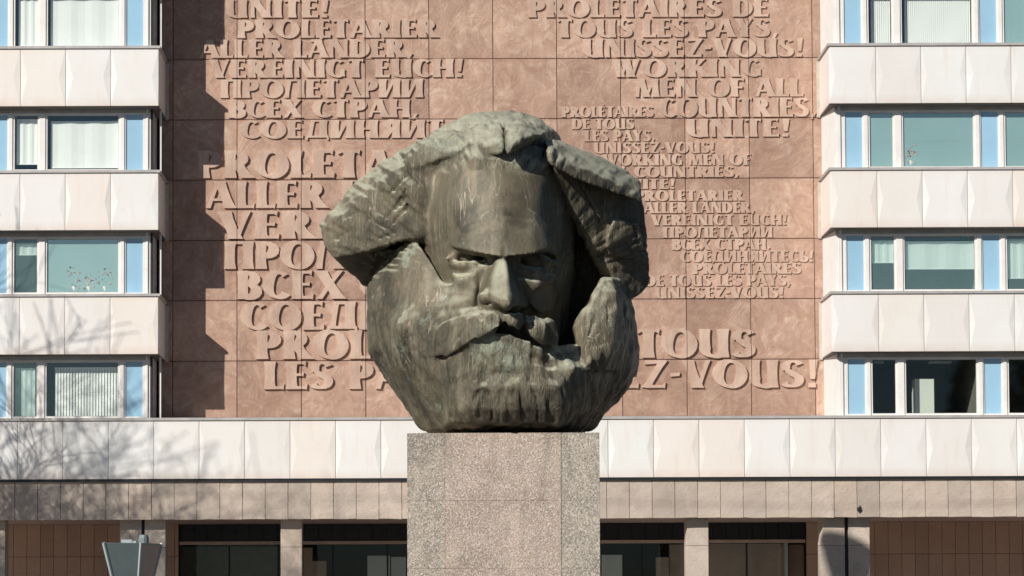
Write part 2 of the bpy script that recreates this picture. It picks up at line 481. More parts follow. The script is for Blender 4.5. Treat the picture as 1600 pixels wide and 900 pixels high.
def vnoise(p, seed):
    """cheap smooth value noise on (n,3) points"""
    q = np.floor(p).astype(np.int64); f = p - q; f = f * f * (3 - 2 * f)
    def hsh(i, j, k):
        v = (i * 73856093) ^ (j * 19349663) ^ (k * 83492791) ^ (seed * 2654435761)
        v = (v ^ (v >> 13)) * 1274126177
        return ((v ^ (v >> 16)) & 0xffff) / 65535.0
    out = 0
    for i in (0, 1):
        for j in (0, 1):
            for k in (0, 1):
                wgt = (f[:, 0] if i else 1 - f[:, 0]) * (f[:, 1] if j else 1 - f[:, 1]) * (f[:, 2] if k else 1 - f[:, 2])
                out = out + wgt * hsh(q[:, 0] + i, q[:, 1] + j, q[:, 2] + k)
    return out

def build_head():
    lo = hp(490, 690, 0); hi = hp(1025, 165, 0)
    s = SDF((lo[0] - .15, HEAD_Y - 4.4, lo[2] - .2), (hi[0] + .15, HEAD_Y + 3.7, hi[2] + .15), HEAD_H)
    # core of the skull and nape, behind everything
    s.hull(ring(225, [(700, 0), (860, 0), (700, -2.4), (860, -2.4)]) + ring(300, [(600, -.6), (960, -.6), (620, -3.0), (930, -3.0)])
           + ring(440, [(590, -.6), (968, -.6), (610, -3.3), (950, -3.3)]) + ring(600, [(625, -.8), (960, -.8), (650, -2.9), (930, -2.9)])
           + ring(672, [(660, -.7), (920, -.7), (670, -2.3), (905, -2.3)]), r=.5)
    s.hull(ring(655, [(660, -.7), (920, -.7), (670, -2.3), (905, -2.3), (690, 1.3), (890, 1.3)]) + ring(684, [(668, -.7), (915, -.7), (680, -2.3), (900, -2.3), (695, 1.0), (880, 1.0)]), r=.1)
    # face block: forehead dome down to the cheeks
    s.hull(ring(240, [(700, 1.3), (740, 1.75), (785, 1.9), (830, 1.75), (862, 1.3), (700, -.5), (862, -.5)])
           + ring(252, [(670, 1.0), (690, 1.75), (730, 2.25), (785, 2.45), (835, 2.2), (868, 1.7), (885, 1.1), (670, -.5), (885, -.5)])
           + ring(285, [(655, .9), (668, 1.65), (705, 2.3), (750, 2.6), (800, 2.65), (845, 2.4), (878, 1.75), (900, .9), (655, -.5), (900, -.5)])
           + ring(385, [(650, .9), (663, 1.6), (700, 2.3), (750, 2.65), (800, 2.7), (845, 2.5), (875, 1.85), (908, .8), (650, -.5), (908, -.5)])
           + ring(430, [(655, .9), (672, 1.5), (705, 2.05), (850, 2.15), (876, 1.6), (905, .7)])
           + ring(500, [(685, 1.0), (700, 1.5), (730, 2.1), (840, 2.1), (870, 1.5), (900, .6), (690, 0), (900, 0)])
           + ring(545, [(690, 1.0), (740, 2.0), (830, 2.0), (895, .6)]), r=.30, k=.1)
    # forehead rounds back under the hair line
    s.hull(ring(224, [(684, 1.45), (735, 2.16), (785, 2.24), (830, 1.75), (862, 1.3), (690, -.5), (870, -.5)])
           + ring(236, [(672, 1.45), (700, 2.05), (740, 2.46), (785, 2.52), (835, 2.12), (866, 1.5), (670, -.5), (880, -.5)])
           + ring(250, [(668, 1.1), (690, 1.75), (730, 2.3), (785, 2.45), (835, 2.3), (868, 1.8), (885, 1.1)])
           + ring(290, [(656, 1.0), (676, 1.75), (735, 2.48), (800, 2.56), (850, 2.2), (896, 1.0)]), r=.36, k=.15)
    # crown
    s.hull(ring(160, [(770, .2), (798, .2), (785, -.6)]) + ring(166, [(740, .3), (828, .3), (745, -1), (828, -1)])
           + ring(176, [(710, .4), (760, .9), (810, .9), (850, .4), (712, -1.3), (848, -1.3)])
           + ring(194, [(682, .4), (720, 1.1), (770, 1.5), (810, 1.5), (850, 1.05), (872, .3), (688, -1.6), (868, -1.6)])
           + ring(216, [(656, .4), (690, 1.0), (760, 1.75), (800, 1.75), (850, 1.3), (880, .4), (650, -2), (885, -2)])
           + ring(236, [(650, .4), (700, .9), (770, 1.6), (850, 1.2), (890, .4)]), r=.3, k=.1)
    # front lock: two lobes meeting in a point over the brow
    s.hull([hp(790, 250, 2.66), hp(782, 249, 2.62), hp(764, 247, 2.40), hp(745, 241, 2.18), hp(716, 227, 1.68), hp(700, 212, 1.05), hp(712, 196, .9), hp(760, 182, .9), hp(790, 174, .9),
            hp(792, 200, 1.9), hp(791, 222, 2.55), hp(755, 208, 1.95), hp(762, 226, 2.36), hp(728, 214, 1.6), hp(770, 240, 1.9)], r=.15, k=.1)
    s.hull([hp(789, 250, 2.72), hp(786, 246, 2.66), hp(800, 226, 2.85), hp(825, 212, 2.5), hp(857, 211, 1.8), hp(866, 206, 1.2), hp(838, 186, .8), hp(790, 180, .9),
            hp(789, 200, 2.0), hp(806, 232, 2.78), hp(798, 240, 2.76), hp(835, 216, 2.0), hp(820, 198, 2.05), hp(800, 205, 2.45)], r=.12, k=.06)
    # hollow beside the lock, in front of the hair line
    s.hull([hp(799, 248, 3.3), hp(796, 248, 2.35), hp(812, 232, 1.6), hp(852, 217, 1.2), hp(857, 238, 1.5), hp(856, 217, 3.3), hp(859, 244, 3.4), hp(825, 224, 3.5), hp(808, 238, 3.4), hp(830, 246, 2.2)], r=.05, mode='sub', k=.06)
    # wave of hair from the lock over the left temple into the wing
    s.hull([hp(735, 218, 2.0), hp(722, 236, 2.15), hp(700, 240, 1.95), hp(676, 246, 1.8), hp(652, 262, 1.72), hp(640, 262, 1.5), hp(636, 228, .4), hp(668, 211, .4), hp(705, 196, .8), hp(718, 212, 1.7), hp(660, 232, 1.3), hp(690, 224, 1.7), hp(670, 240, -1)], r=.18, k=.2)
    s.ell(hp(672, 250, .95), (.45, .6, .4), 'add', .2)
    # left wing of hair
    s.hull([hp(668, 213, .5), hp(668, 240, 1.3), hp(668, 262, 1.42), hp(668, 335, 1.36), hp(660, 366, 1.3), hp(618, 378, 1.15), hp(560, 397, .72), hp(521, 403, .35), hp(510, 385, .3), hp(499, 362, .25),
            hp(497, 351, .1), hp(520, 327, .1), hp(560, 281, .1), hp(602, 250, .1), hp(640, 226, .2), hp(540, 330, .5), hp(575, 305, .85), hp(612, 268, 1.0),
            hp(640, 240, -2.3), hp(560, 300, -2.1), hp(515, 350, -1.5), hp(540, 410, -1.2), hp(640, 380, -1.5)], r=.03, k=.06)
    s.chain([hp(668, 248, 1.25), hp(659, 300, 1.2), hp(657, 362, 1.1)], [.25, .27, .22], 'add', .22)
    # its dark underside runs back to the cheek
    s.hull([hp(560, 397, .35), hp(521, 403, .2), hp(545, 425, -.2), hp(563, 444, -.6), hp(574, 447, -.7), hp(640, 385, .4), hp(600, 420, -.3), hp(540, 410, -1.6), hp(574, 440, -2.2), hp(650, 430, -2)], r=.06, k=.06)
    # right wing: upper brim
    s.hull([hp(850, 217, 1.5), hp(853, 236, 2.0), hp(862, 258, 2.1), hp(880, 268, 1.95), hp(915, 268, 1.55), hp(960, 285, 1.1), hp(1003, 316, .7), hp(1004, 298, .35), hp(1002, 284, .2),
            hp(985, 268, .1), hp(950, 251, .1), hp(905, 231, .3), hp(870, 218, .8), hp(880, 240, -2.2), hp(985, 290, -1.6)], r=.03, k=.05)
    # right wing: body
    s.hull([hp(862, 258, 1.8), hp(880, 262, 1.45), hp(893, 330, .8), hp(915, 390, .5), hp(940, 432, .35), hp(962, 447, .25), hp(985, 468, .0), hp(1002, 458, -.2), hp(1015, 447, -.3), hp(1013, 415, -.2), hp(1007, 340, -.1),
            hp(1003, 300, -.1), hp(960, 350, .4), hp(905, 250, .4), hp(1000, 330, -1.8), hp(1005, 440, -1.6), hp(980, 466, -1.4), hp(880, 300, -2)], r=.03, k=.05)
    # broken facets on the wing
    s.hull([hp(958, 340, .75), hp(1000, 348, .35), hp(1006, 395, .1), hp(985, 405, .3), hp(950, 400, .75), hp(945, 375, .9), hp(960, 380, -.5)], r=.06, k=.1)
    s.hull([hp(885, 300, 1.25), hp(905, 340, 1.0), hp(930, 372, .75), (hp(945, 350, .7)), hp(918, 300, 1.0), hp(895, 275, 1.4), hp(900, 310, .2)], r=.05, k=.08)
    # beard and cheek, left mass
    s.hull(ring(380, [(630, .8), (655, 1.45), (640, -.5)]) + ring(420, [(590, .1), (615, .75), (665, 1.5), (600, -1.2)])
           + ring(447, [(574, -.2), (598, .75), (640, 1.35), (680, 1.75), (574, -1.5)])
           + ring(500, [(572, -.2), (590, .85), (640, 1.75), (685, 2.05), (720, 2.0), (574, -2)])
           + ring(552, [(577, -.2), (598, .85), (655, 2.1), (710, 2.5), (760, 2.6), (580, -2)])
           + ring(592, [(601, -.3), (618, .8), (680, 2.4), (750, 2.8), (608, -2)])
           + ring(640, [(634, -.3), (648, .9), (698, 2.3), (750, 2.6), (640, -2)])
           + ring(671, [(656, -.3), (668, 1.1), (700, 1.7), (780, 1.7), (660, -1.5)]), r=.06, k=.08)
    s.chain([hp(652, 482, 2.0), hp(628, 492, 1.75), hp(612, 512, 1.5)], [.06, .13, .05], 'sub', .2)
    s.chain([hp(655, 520, 2.15), hp(630, 530, 1.85)], [.05, .08], 'sub', .2)
    s.ell(hp(640, 512, 1.65), (.25, .2, .3), 'add', .3)
    # chin block of the beard with its sharp right edge
    s.hull(ring(540, [(700, 2.3), (790, 2.6), (850, 2.45), (925, 1.9), (996, -.2), (700, 0), (996, -1.5)])
           + ring(575, [(700, 2.5), (740, 2.8), (830, 2.9), (898, 2.75), (930, 2.0), (998, -.2)])
           + ring(605, [(696, 2.55), (740, 3.05), (800, 3.1), (872, 3.0), (882, 2.9), (979, -.2), (982, -2)])
           + ring(640, [(698, 2.5), (733, 3.0), (800, 3.05), (880, 2.9), (952, -.2), (945, -2)])
           + ring(661, [(700, 2.3), (733, 2.75), (800, 2.8), (874, 2.7), (932, -.3)])
           + ring(671, [(690, 1.3), (740, 2.0), (868, 1.9), (925, -.3), (915, -1.5)]), r=.03, k=.06)
    # right cheek mass
    s.hull(ring(436, [(940, 1.3), (956, 1.2), (966, .6), (950, -.8)]) + ring(452, [(936, 1.6), (962, 1.5), (980, -.1), (936, .2)])
           + ring(490, [(920, 1.9), (967, 1.75), (991, -.1), (915, .4), (985, -1.8)])
           + ring(512, [(896, 2.0), (905, 2.15), (965, 1.8), (994, -.1), (896, .4)])
           + ring(545, [(905, 2.35), (958, 1.95), (998, -.2), (900, .6), (995, -2)])
           + ring(580, [(914, 2.45), (945, 2.0), (985, -.2), (905, .6)]), r=.03, k=.06)
    s.hull([hp(912, 548, 2.3), hp(945, 540, 2.15), hp(972, 532, 1.6), hp(965, 552, 1.75), hp(930, 566, 2.4), hp(912, 575, 2.55), hp(940, 560, .5)], r=.08, k=.08)
    # deep groove between face and right cheek mass
    s.hull([hp(882, 455, 1.7), hp(915, 445, 1.6), hp(893, 515, 1.75), hp(912, 572, 2.3), hp(880, 560, 2.2), hp(868, 520, 1.9),
            hp(880, 450, 3.6), hp(934, 440, 3.4), hp(898, 512, 3.6), hp(918, 573, 3.9), hp(870, 560, 3.9), hp(862, 520, 3.6), hp(870, 470, 3.2)], r=.05, mode='sub', k=.1)
    # eye sockets
    s.hull([hp(696, 400, 3.6), hp(706, 392, 3.6), hp(770, 402, 3.6), hp(768, 416, 3.6), hp(740, 424, 3.6), hp(704, 416, 3.6),
            hp(704, 401, 1.6), hp(716, 396, 1.5), hp(762, 404, 1.5), hp(764, 413, 1.65), hp(738, 417, 1.9), hp(703, 412, 1.75)], r=.12, mode='sub', k=.12)
    s.hull([hp(806, 402, 3.6), hp(866, 390, 3.6), hp(876, 402, 3.6), hp(870, 430, 3.6), hp(830, 428, 3.6), hp(806, 420, 3.6),
            hp(812, 404, 1.5), hp(858, 394, 1.4), hp(872, 402, 1.2), hp(864, 420, 1.55), hp(832, 421, 1.8), hp(810, 414, 1.65)], r=.12, mode='sub', k=.12)
    # brow ridge, drawn down over the root of the nose
    s.hull([hp(703, 387, 2.2), hp(714, 388, 2.48), hp(735, 393, 2.74), hp(755, 398, 2.88), hp(780, 402, 2.96), hp(806, 400, 2.92), hp(835, 395, 2.80), hp(857, 389, 2.5), hp(868, 383, 2.0),
            hp(702, 378, 2.2), hp(720, 345, 2.3), hp(755, 325, 2.5), hp(790, 320, 2.55), hp(835, 330, 2.4), hp(862, 355, 2.0), hp(730, 374, 2.62), hp(755, 372, 2.74), hp(785, 372, 2.84), hp(815, 372, 2.76), hp(842, 374, 2.52), hp(790, 396, 2.2), hp(720, 384, 1.9), hp(860, 380, 1.6)], r=.035, k=.07)
    s.chain([hp(786, 368, 2.86), hp(788, 398, 2.95)], [.02, .035], 'sub', .05)
    # eyes
    s.ell(hp(730, 410, 1.6), (.36, .40, .20), 'add', .05)
    s.ell(hp(838, 414, 1.5), (.36, .40, .22), 'add', .05)
    s.chain([hp(704, 412, 1.98), hp(712, 412.5, 2.1), (hp(726, 414, 2.22)), hp(742, 413, 2.22), hp(757, 409, 2.1)], [.02, .035, .045, .04, .02], 'add', .12)     # lower lids
    s.chain([hp(810, 424, 2.2), hp(824, 424, 2.26), (hp(843, 430, 2.2)), hp(858, 433, 2.0), hp(868, 430, 1.85)], [.02, .04, .045, .04, .02], 'add', .12)
    s.chain([hp(708, 415, 2.3), hp(724, 421.5, 2.4), hp(738, 417, 2.42)], [.01, .045, .01], 'sub', .04)
    s.chain([hp(832, 433, 2.4), hp(846, 437, 2.36), hp(858, 433, 2.2)], [.01, .035, .01], 'sub', .04)
    s.chain([hp(698, 404, 2.05), hp(710, 400, 2.0), hp(732, 402, 1.9), hp(752, 406, 1.75)], [.03, .06, .05, .03], 'add', .1)   # upper lid folds
    s.chain([hp(820, 404, 1.85), hp(845, 405, 1.85), hp(870, 412, 1.7)], [.05, .07, .04], 'add', .06)
    # bags below the eyes and cheeks
    s.chain([hp(708, 431, 2.02), hp(722, 437, 2.22), hp(742, 430, 2.34)], [.02, .045, .02], 'add', .14)
    s.chain([hp(816, 440, 2.4), hp(838, 446, 2.28), hp(862, 438, 2.0)], [.02, .04, .02], 'add', .14)
    s.chain([hp(703, 441, 2.25), hp(722, 447, 2.44), hp(742, 436, 2.55)], [.015, .03, .015], 'sub', .06)
    s.hull([hp(690, 446, 1.95), hp(720, 450, 2.22), hp(748, 442, 2.5), hp(747, 462, 2.5), hp(730, 480, 2.42), hp(700, 490, 2.1), hp(685, 470, 1.85), hp(715, 465, 1.3)], r=.12, k=.25)
    s.hull([hp(820, 440, 2.35), hp(850, 448, 2.1), hp(868, 440, 1.75), hp(868, 478, 1.7), hp(850, 495, 2.05), hp(832, 492, 2.35), hp(845, 465, 1.3)], r=.12, k=.2)
    s.chain([hp(748, 444, 2.66), hp(743, 462, 2.7), hp(728, 478, 2.62), hp(704, 490, 2.4)], [.02, .03, .02, .01], 'sub', .12)
    s.chain([hp(826, 445, 2.6), hp(836, 470, 2.55), hp(842, 490, 2.5)], [.02, .03, .02], 'sub', .1)
    s.ell(hp(730, 483, 2.12), (.34, .3, .22), 'add', .2)
    # nose
    s.hull([hp(776, 398, 2.75), hp(792, 398, 2.8), hp(768, 425, 3.05), hp(796, 422, 3.25), hp(763, 450, 3.4), hp(797, 455, 3.62), hp(763, 466, 3.55), hp(797, 474, 3.84), hp(768, 475, 3.6), hp(795, 483, 3.76),
            hp(778, 484, 3.5), hp(757, 428, 2.2), hp(812, 430, 2.2), hp(744, 466, 2.2), hp(828, 480, 2.2), hp(752, 474, 2.7), hp(795, 490, 2.4), hp(822, 482, 2.9)], r=.10, k=.1)
    s.ell(hp(759, 466, 2.98), (.15, .34, .13), 'add', .1)
    s.ell(hp(764, 474, 3.2), (.12, .2, .035), 'sub', .02)
    # moustache: broad left wing growing out of the cheek, centre block, right blocks
    s.hull([hp(790, 487, 3.2), hp(768, 480, 3.1), hp(748, 477, 2.85), (hp(722, 484, 2.55)), hp(690, 497, 2.2), hp(668, 530, 2.1), hp(668, 548, 2.2), hp(684, 558, 2.42), hp(700, 550, 2.7), hp(720, 539, 2.95), (hp(745, 523, 3.2)), hp(775, 515, 3.3),
            hp(790, 505, 3.35), hp(760, 494, 3.22), hp(712, 512, 2.85), hp(790, 500, 2.0), hp(700, 530, 1.8)], r=.08, k=.2)
    s.hull([hp(786, 489, 3.3), hp(812, 485, 3.36), (hp(820, 488, 3.25)), hp(823, 508, 3.2), hp(812, 520, 3.3), hp(788, 508, 3.4), hp(800, 495, 3.48), hp(806, 512, 3.46), hp(800, 500, 2.3)], r=.07, k=.05)
    s.hull([hp(818, 489, 2.95), hp(842, 493, 2.95), hp(862, 497, 2.8), hp(869, 503, 2.6), hp(871, 533, 2.55), hp(860, 543, 2.7), hp(838, 533, 2.95), hp(820, 519, 3.1), hp(840, 510, 3.05), hp(840, 510, 2.0), hp(866, 520, 2.0)], r=.06, k=.08)
    s.hull([hp(822, 500, 3.10), hp(845, 500, 3.04), hp(868, 501, 2.74), hp(873, 522, 2.7), hp(871, 541, 2.74), hp(860, 545, 2.85), hp(842, 535, 3.06), hp(822, 517, 3.2), hp(845, 520, 3.12), hp(845, 515, 2.2)], r=.05, k=.06)
    s.hull([hp(846, 503, 3.02), hp(862, 499, 2.9), hp(870, 518, 2.72), (hp(864, 540, 2.75)), hp(847, 537, 3.0), hp(850, 515, 3.12), hp(855, 520, 2.3)], r=.06, k=.04)
    s.hull([hp(690, 500, 2.45), hp(720, 490, 2.8), hp(760, 484, 3.2), hp(785, 492, 3.36), hp(786, 512, 3.42), hp(755, 524, 3.34), hp(715, 548, 2.95), hp(688, 562, 2.58), hp(676, 556, 2.4), hp(680, 525, 2.4), hp(745, 505, 3.32), hp(740, 520, 2.0)], r=.07, k=.06)
    s.chain([hp(735, 482, 2.9), hp(752, 492, 3.22), hp(760, 512, 3.36)], [.01, .03, .02], 'sub', .08)
    # shadow gap of the mouth under the moustache
    s.chain([hp(690, 560, 2.6), hp(715, 549, 2.95), hp(745, 533, 3.15), hp(772, 520, 3.24), hp(793, 514, 3.32), hp(815, 525, 3.3), hp(842, 544, 3.14), hp(868, 553, 2.9)], [.02, .035, .04, .035, .03, .05, .075, .05], 'sub', .04)
    # lower lip and the tuft under it
    s.hull([hp(694, 558, 2.55), hp(715, 544, 2.84), hp(745, 526, 3.06), hp(768, 514, 3.16), hp(790, 508, 3.24), hp(812, 518, 3.14), hp(840, 542, 2.88), hp(866, 560, 2.6), hp(878, 588, 2.8), hp(700, 596, 2.62), hp(740, 585, 2.98), hp(790, 575, 3.12), hp(840, 585, 3.0), hp(790, 545, 3.14), hp(740, 560, 2.2), hp(830, 560, 2.2)], r=.12, k=.12)
    s.chain([hp(812, 545, 3.15), hp(835, 562, 3.0), hp(862, 570, 2.85)], [.02, .08, .05], 'sub', .1)
    # face of the chin tuft is set back at its lower edge
    s.chain([hp(700, 600, 2.75), hp(735, 588, 3.1), hp(790, 582, 3.2), hp(850, 584, 3.1)], [.01, .04, .05, .02], 'sub', .15)
    # deep chisel cuts
    cuts = [((636, 268, 1.28), (610, 302, 1.06), .07), ((643, 290, 1.32), (606, 338, 1.06), .085), ((648, 308, 1.34), (612, 350, 1.1), .05), ((580, 390, .86), (505, 374, .40), .03),
            ((634, 357, 1.3), (575, 378, .86), .03), ((545, 362, .62), (503, 382, .36), .035), ((600, 262, .75), (545, 312, .52), .03), ((628, 244, .95), (575, 290, .68), .03),
            ((655, 232, 1.1), (615, 262, .9), .03), ((560, 330, .75), (515, 352, .4), .025), ((515, 372, .42), (520, 402, .45), .02)]
    for x in (700, 712, 727, 741, 752, 768, 781, 797, 812, 826, 843, 858):           # beard front
        t = (x * 7 % 13) / 13
        pass
    cuts += [((880, 300, 1.35), (912, 372, .75), .04), ((905, 285, 1.25), (938, 350, .75), .035), ((925, 380, .7), (950, 425, .45), .04), ((965, 395, .45), (985, 450, .2), .035), ((985, 340, .45), (1000, 400, .2), .03),
             ((872, 232, 1.9), (925, 262, 1.45), .025), ((900, 240, 1.5), (960, 272, 1.1), .025), ((935, 258, 1.2), (992, 298, .75), .025),
             ((722, 200, 1.3), (690, 222, 1.3), .03), ((745, 190, 1.5), (728, 224, 1.95), .03), ((768, 186, 1.5), (762, 232, 2.45), .03), ((812, 190, 1.6), (806, 214, 2.5), .03), ((832, 192, 1.4), (842, 208, 2.1), .03),
             ((585, 500, .75), (600, 560, .9), .03), ((612, 470, 1.3), (600, 530, 1.15), .03), ((645, 540, 1.95), (672, 590, 2.3), .035), ((620, 560, 1.5), (650, 630, 1.4), .035), ((660, 575, 2.2), (690, 640, 2.2), .03),
             ((605, 580, .75), (648, 655, .7), .025), ((700, 520, 2.78), (676, 552, 2.42), .03), ((728, 508, 3.02), (700, 548, 2.78), .03), ((752, 500, 3.2), (738, 526, 3.12), .025),
             ((832, 498, 3.05), (828, 524, 3.08), .02), ((800, 490, 3.42), (796, 506, 3.46), .015), ((935, 470, 1.8), (915, 540, 2.2), .02), ((950, 480, 1.75), (945, 540, 1.98), .02), ((976, 470, .9), (982, 560, .9), .04)]
    for a, b_, r_ in cuts:
        A, B = hp(*a), hp(*b_); mid = (A + B) / 2 + np.array([.03, 0, .01])
        s.chain([A, mid, B], [r_ * .5, r_, r_ * .3], 'sub', .04)
    V, Q = s.mesh()
    me = bpy.data.meshes.new('bearded_head')
    me.vertices.add(len(V)); me.vertices.foreach_set('co', V.astype(np.float32).ravel())
    me.loops.add(Q.size); me.loops.foreach_set('vertex_index', Q.astype(np.int32).ravel())
    me.polygons.add(len(Q)); me.polygons.foreach_set('loop_start', np.arange(0, Q.size, 4, dtype=np.int32))
    me.update(calc_edges=True)
    nr = np.empty(len(V) * 3, np.float32); me.vertices.foreach_get('normal', nr); nr = nr.reshape(-1, 3)
    # hammered hair: strands following each mass, none on the skin of the face
    y_px = (V[:, 2] - hp(780, 672, 0)[2]) / (hp(780, 172, 0)[2] - hp(780, 672, 0)[2])       # 0 bottom .. 1 top
    xl, xr = hp(652, 330, 2)[0], hp(900, 330, 2)[0]; zt, zb = hp(780, 250, 2.4)[2], hp(780, 482, 3)[2]
    face = np.clip((V[:, 0] - xl) / .2, 0, 1) * np.clip((xr - V[:, 0]) / .2, 0, 1) * np.clip((zt - V[:, 2]) / .2, 0, 1) * np.clip((V[:, 2] - zb) / .25, 0, 1)
    face *= np.clip((HEAD_Y - 1.0 - V[:, 1]) / .4, 0, 1)
    hair = 1 - face
    cx = hp(785, 250, 1)[0]
    dx = V[:, 0] - cx; dz = V[:, 2] - hp(785, 250, 1)[2]
    top = np.clip((dz + 2.6) / .8, 0, 1)                      # upper part: strands fan out from the parting
    ang = np.arctan2(dx, dz + 3.0); rad = np.hypot(dx, dz + 3.0)
    rdg = lambda n: 1 - np.abs(2 * n - 1) * 1.6
    fan = vnoise(np.stack([ang * 22, rad * .8, V[:, 1] * 1.4], 1) + 50, 3) * .6 + vnoise(np.stack([ang * 48, rad * 1.6, V[:, 1] * 3], 1) + 90, 5) * .4
    wob = vnoise(V * .9 + 20, 9) * 2
    fall = vnoise(np.stack([V[:, 0] * 5 + wob, V[:, 1] * 3, V[:, 2] * 1.3], 1) + 70, 7) * .6 + vnoise(np.stack([V[:, 0] * 11 + wob * 2, V[:, 1] * 6, V[:, 2] * 3], 1) + 30, 8) * .4
    rough = vnoise(V * 2.2 + 40, 1) - .5
    strand = top * fan + (1 - top) * fall
    blocks = np.round(vnoise(V * 1.5 + 60, 4) * 5) / 5
    brim = 1 - .65 * np.clip((dx - 1.0) / .5, 0, 1) * np.clip((dz + 1.6) / .6, 0, 1)
    disp = hair * ((np.clip((strand - .5) * 2.2, -.5, .5)) * .062 * brim + (blocks - .5) * .03) + rough * .022 + (vnoise(V * 6 + 10, 2) - .5) * (.006 + .025 * hair)
    facet = np.clip(1 - np.abs(V[:, 0] - hp(932, 515, 1.9)[0]) / .5, 0, 1) * np.clip(1 - np.abs(V[:, 2] - hp(932, 512, 1.9)[2]) / .6, 0, 1) * (nr[:, 1] < -.2)
    disp *= 1 - .8 * np.clip(facet * 3, 0, 1)
    xa, xb = hp(700, 630, 3)[0], hp(872, 630, 3)[0]; za, zb2 = hp(780, 604, 3)[2], hp(780, 662, 3)[2]
    chin = np.clip((V[:, 0] - xa) / .08, 0, 1) * np.clip((xb - V[:, 0]) / .08, 0, 1) * np.clip((za - V[:, 2]) / .12, 0, 1) * np.clip((V[:, 2] - zb2) / .08, 0, 1) * (nr[:, 1] < -.3)
    gr = vnoise(np.stack([V[:, 0] * 7 + vnoise(V * 1.5 + 5, 21) * 1.2, V[:, 1] * 0, V[:, 2] * .9], 1) + 33, 22)
    disp -= chin * np.clip(.12 - np.abs(gr - .5), 0, 1) * .42
    V2 = V + nr * disp[:, None]
    me.vertices.foreach_set('co', V2.astype(np.float32).ravel())
    at = me.attributes.new('hair', 'FLOAT', 'POINT'); at.data.foreach_set('value', hair.astype(np.float32))
    me.polygons.foreach_set('use_smooth', np.ones(len(Q), bool))
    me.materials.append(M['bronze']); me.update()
    o = bpy.data.objects.new('bearded_head', me); COL.objects.link(o)
    tag(o, 'colossal dark bronze head of a bearded man with swept back hair on the granite plinth', 'sculpture')
    return o
# ------------------------------------------------------------------ ground
G = MB().box(-400, 400, -420, 60, -.5, 0).build('ground', mat_stone('paving', (.07, .072, .075), (.11, .11, .115), (.05, .05, .05), .3, .2))
G['kind'] = 'structure'
PV = MB().box(-120, 120, -11.5, 3.0, -.1, .12).build('pavement', mat_stone('bounce_paving', (.30, .29, .28), (.38, .37, .35), (.25, .24, .23), .3, .2))  # unseen pale strip added to bounce light up under the arcade
PV['kind'] = 'structure'

# ------------------------------------------------------------------ the relief wall with its lettering
WALL = empty('relief_wall', (PX(770, 0), 0, PZ(652, 0)), 'tall wall of reddish cast tiles with raised lettering behind the bearded head', 'relief wall')
VX = [PX(x, 0) for x in (270, 370.5, 471, 571.5, 671.5, 772, 872, 972, 1072.5, 1173, 1273)]
HZ = [PZ(y, 0) for y in (652, 563, 468.5, 374.5, 280, 186, 92, -2.5, -97, -191)]
VX = [PX(247.5, 0)] + VX + [PX(1291, 0)]
gap = .008
VX_, HZ_ = VX, HZ
MB().box(VX[0] - .3, VX[-1] + .3, .10, .4, HZ[0] - .3, HZ[-1]).build('backing', M['joint'], WALL)
rnd = random.Random(4)
for i in range(len(VX) - 1):
    for j in range(len(HZ) - 1):
        x0, x1, z0, z1 = VX[i] + gap, VX[i + 1] - gap, HZ[j] + gap, HZ[j + 1] - gap
        dy = rnd.uniform(-.004, .004); c = .008
        m = MB()
        n = 0
        m.v = [(x0 + c, dy, z0 + c), (x1 - c, dy, z0 + c), (x1 - c, dy, z1 - c), (x0 + c, dy, z1 - c),
               (x0, dy + c, z0), (x1, dy + c, z0), (x1, dy + c, z1), (x0, dy + c, z1), (x0, .11, z0), (x1, .11, z0), (x1, .11, z1), (x0, .11, z1)]
        m.f = [(0, 1, 2, 3)] + [(a + o, (a + 0) % 4 + o + 4, (a + 1) % 4 + o + 4, (a + 1) % 4 + o) for o in (0, 4) for a in range(4)]
        m.build('tile', M['relief'], WALL)

# --- letter shapes: pen strokes of changing width, in a box one cap-height tall
TK, TN = .30, .12
def pen(dx, dz):
    L = math.hypot(dx, dz) or 1
    a = abs(dz) / L + .12 * (dx * dz < 0)
    return TN + (TK - TN) * min(1, a) ** 1.6

class Quad(list): pass
SID = [0]
def same(q):
    SID[0] += 1
    out = []
    for a in q:
        b = Quad(a); b.sid = SID[0]; out.append(b)
    return out

def stroke(pts, ws):
    q = []
    L, Rr = [], []
    for i, p in enumerate(pts):
        a = pts[max(0, i - 1)]; b = pts[min(len(pts) - 1, i + 1)]
        d = (b[0] - a[0], b[1] - a[1]); n = math.hypot(*d) or 1
        nx, nz = -d[1] / n, d[0] / n; h = ws[i] / 2
        L.append((p[0] + nx * h, p[1] + nz * h)); Rr.append((p[0] - nx * h, p[1] - nz * h))
    for i in range(len(pts) - 1):
        q.append([L[i], L[i + 1], Rr[i + 1], Rr[i]])
    return same(q)

def ln(x0, z0, x1, z1, w=None, flare=1.16, flare0=None, n=4):
    """straight stroke with a waist; horizontal cut at the ends of steep strokes"""
    if w is None: w = pen(x1 - x0, z1 - z0)
    f0 = flare if flare0 is None else flare0
    q = []
    steep = abs(z1 - z0) > abs(x1 - x0) * .8
    rows = []
    for i in range(n + 1):
        t = i / n
        ww = w * (.93 + (f0 - .93) * max(0, 1 - 3.2 * t) ** 1.5 + (flare - .93) * max(0, 1 - 3.2 * (1 - t)) ** 1.5)
        x, z = x0 + (x1 - x0) * t, z0 + (z1 - z0) * t
        if steep:
            h = ww / 2 * math.hypot(x1 - x0, z1 - z0) / abs(z1 - z0)
            rows.append(((x - h, z), (x + h, z)))
        else:
            h = ww / 2; rows.append(((x, z + h), (x, z - h)))
    for a, b in zip(rows, rows[1:]): q.append([a[0], b[0], b[1], a[1]])
    return same(q)

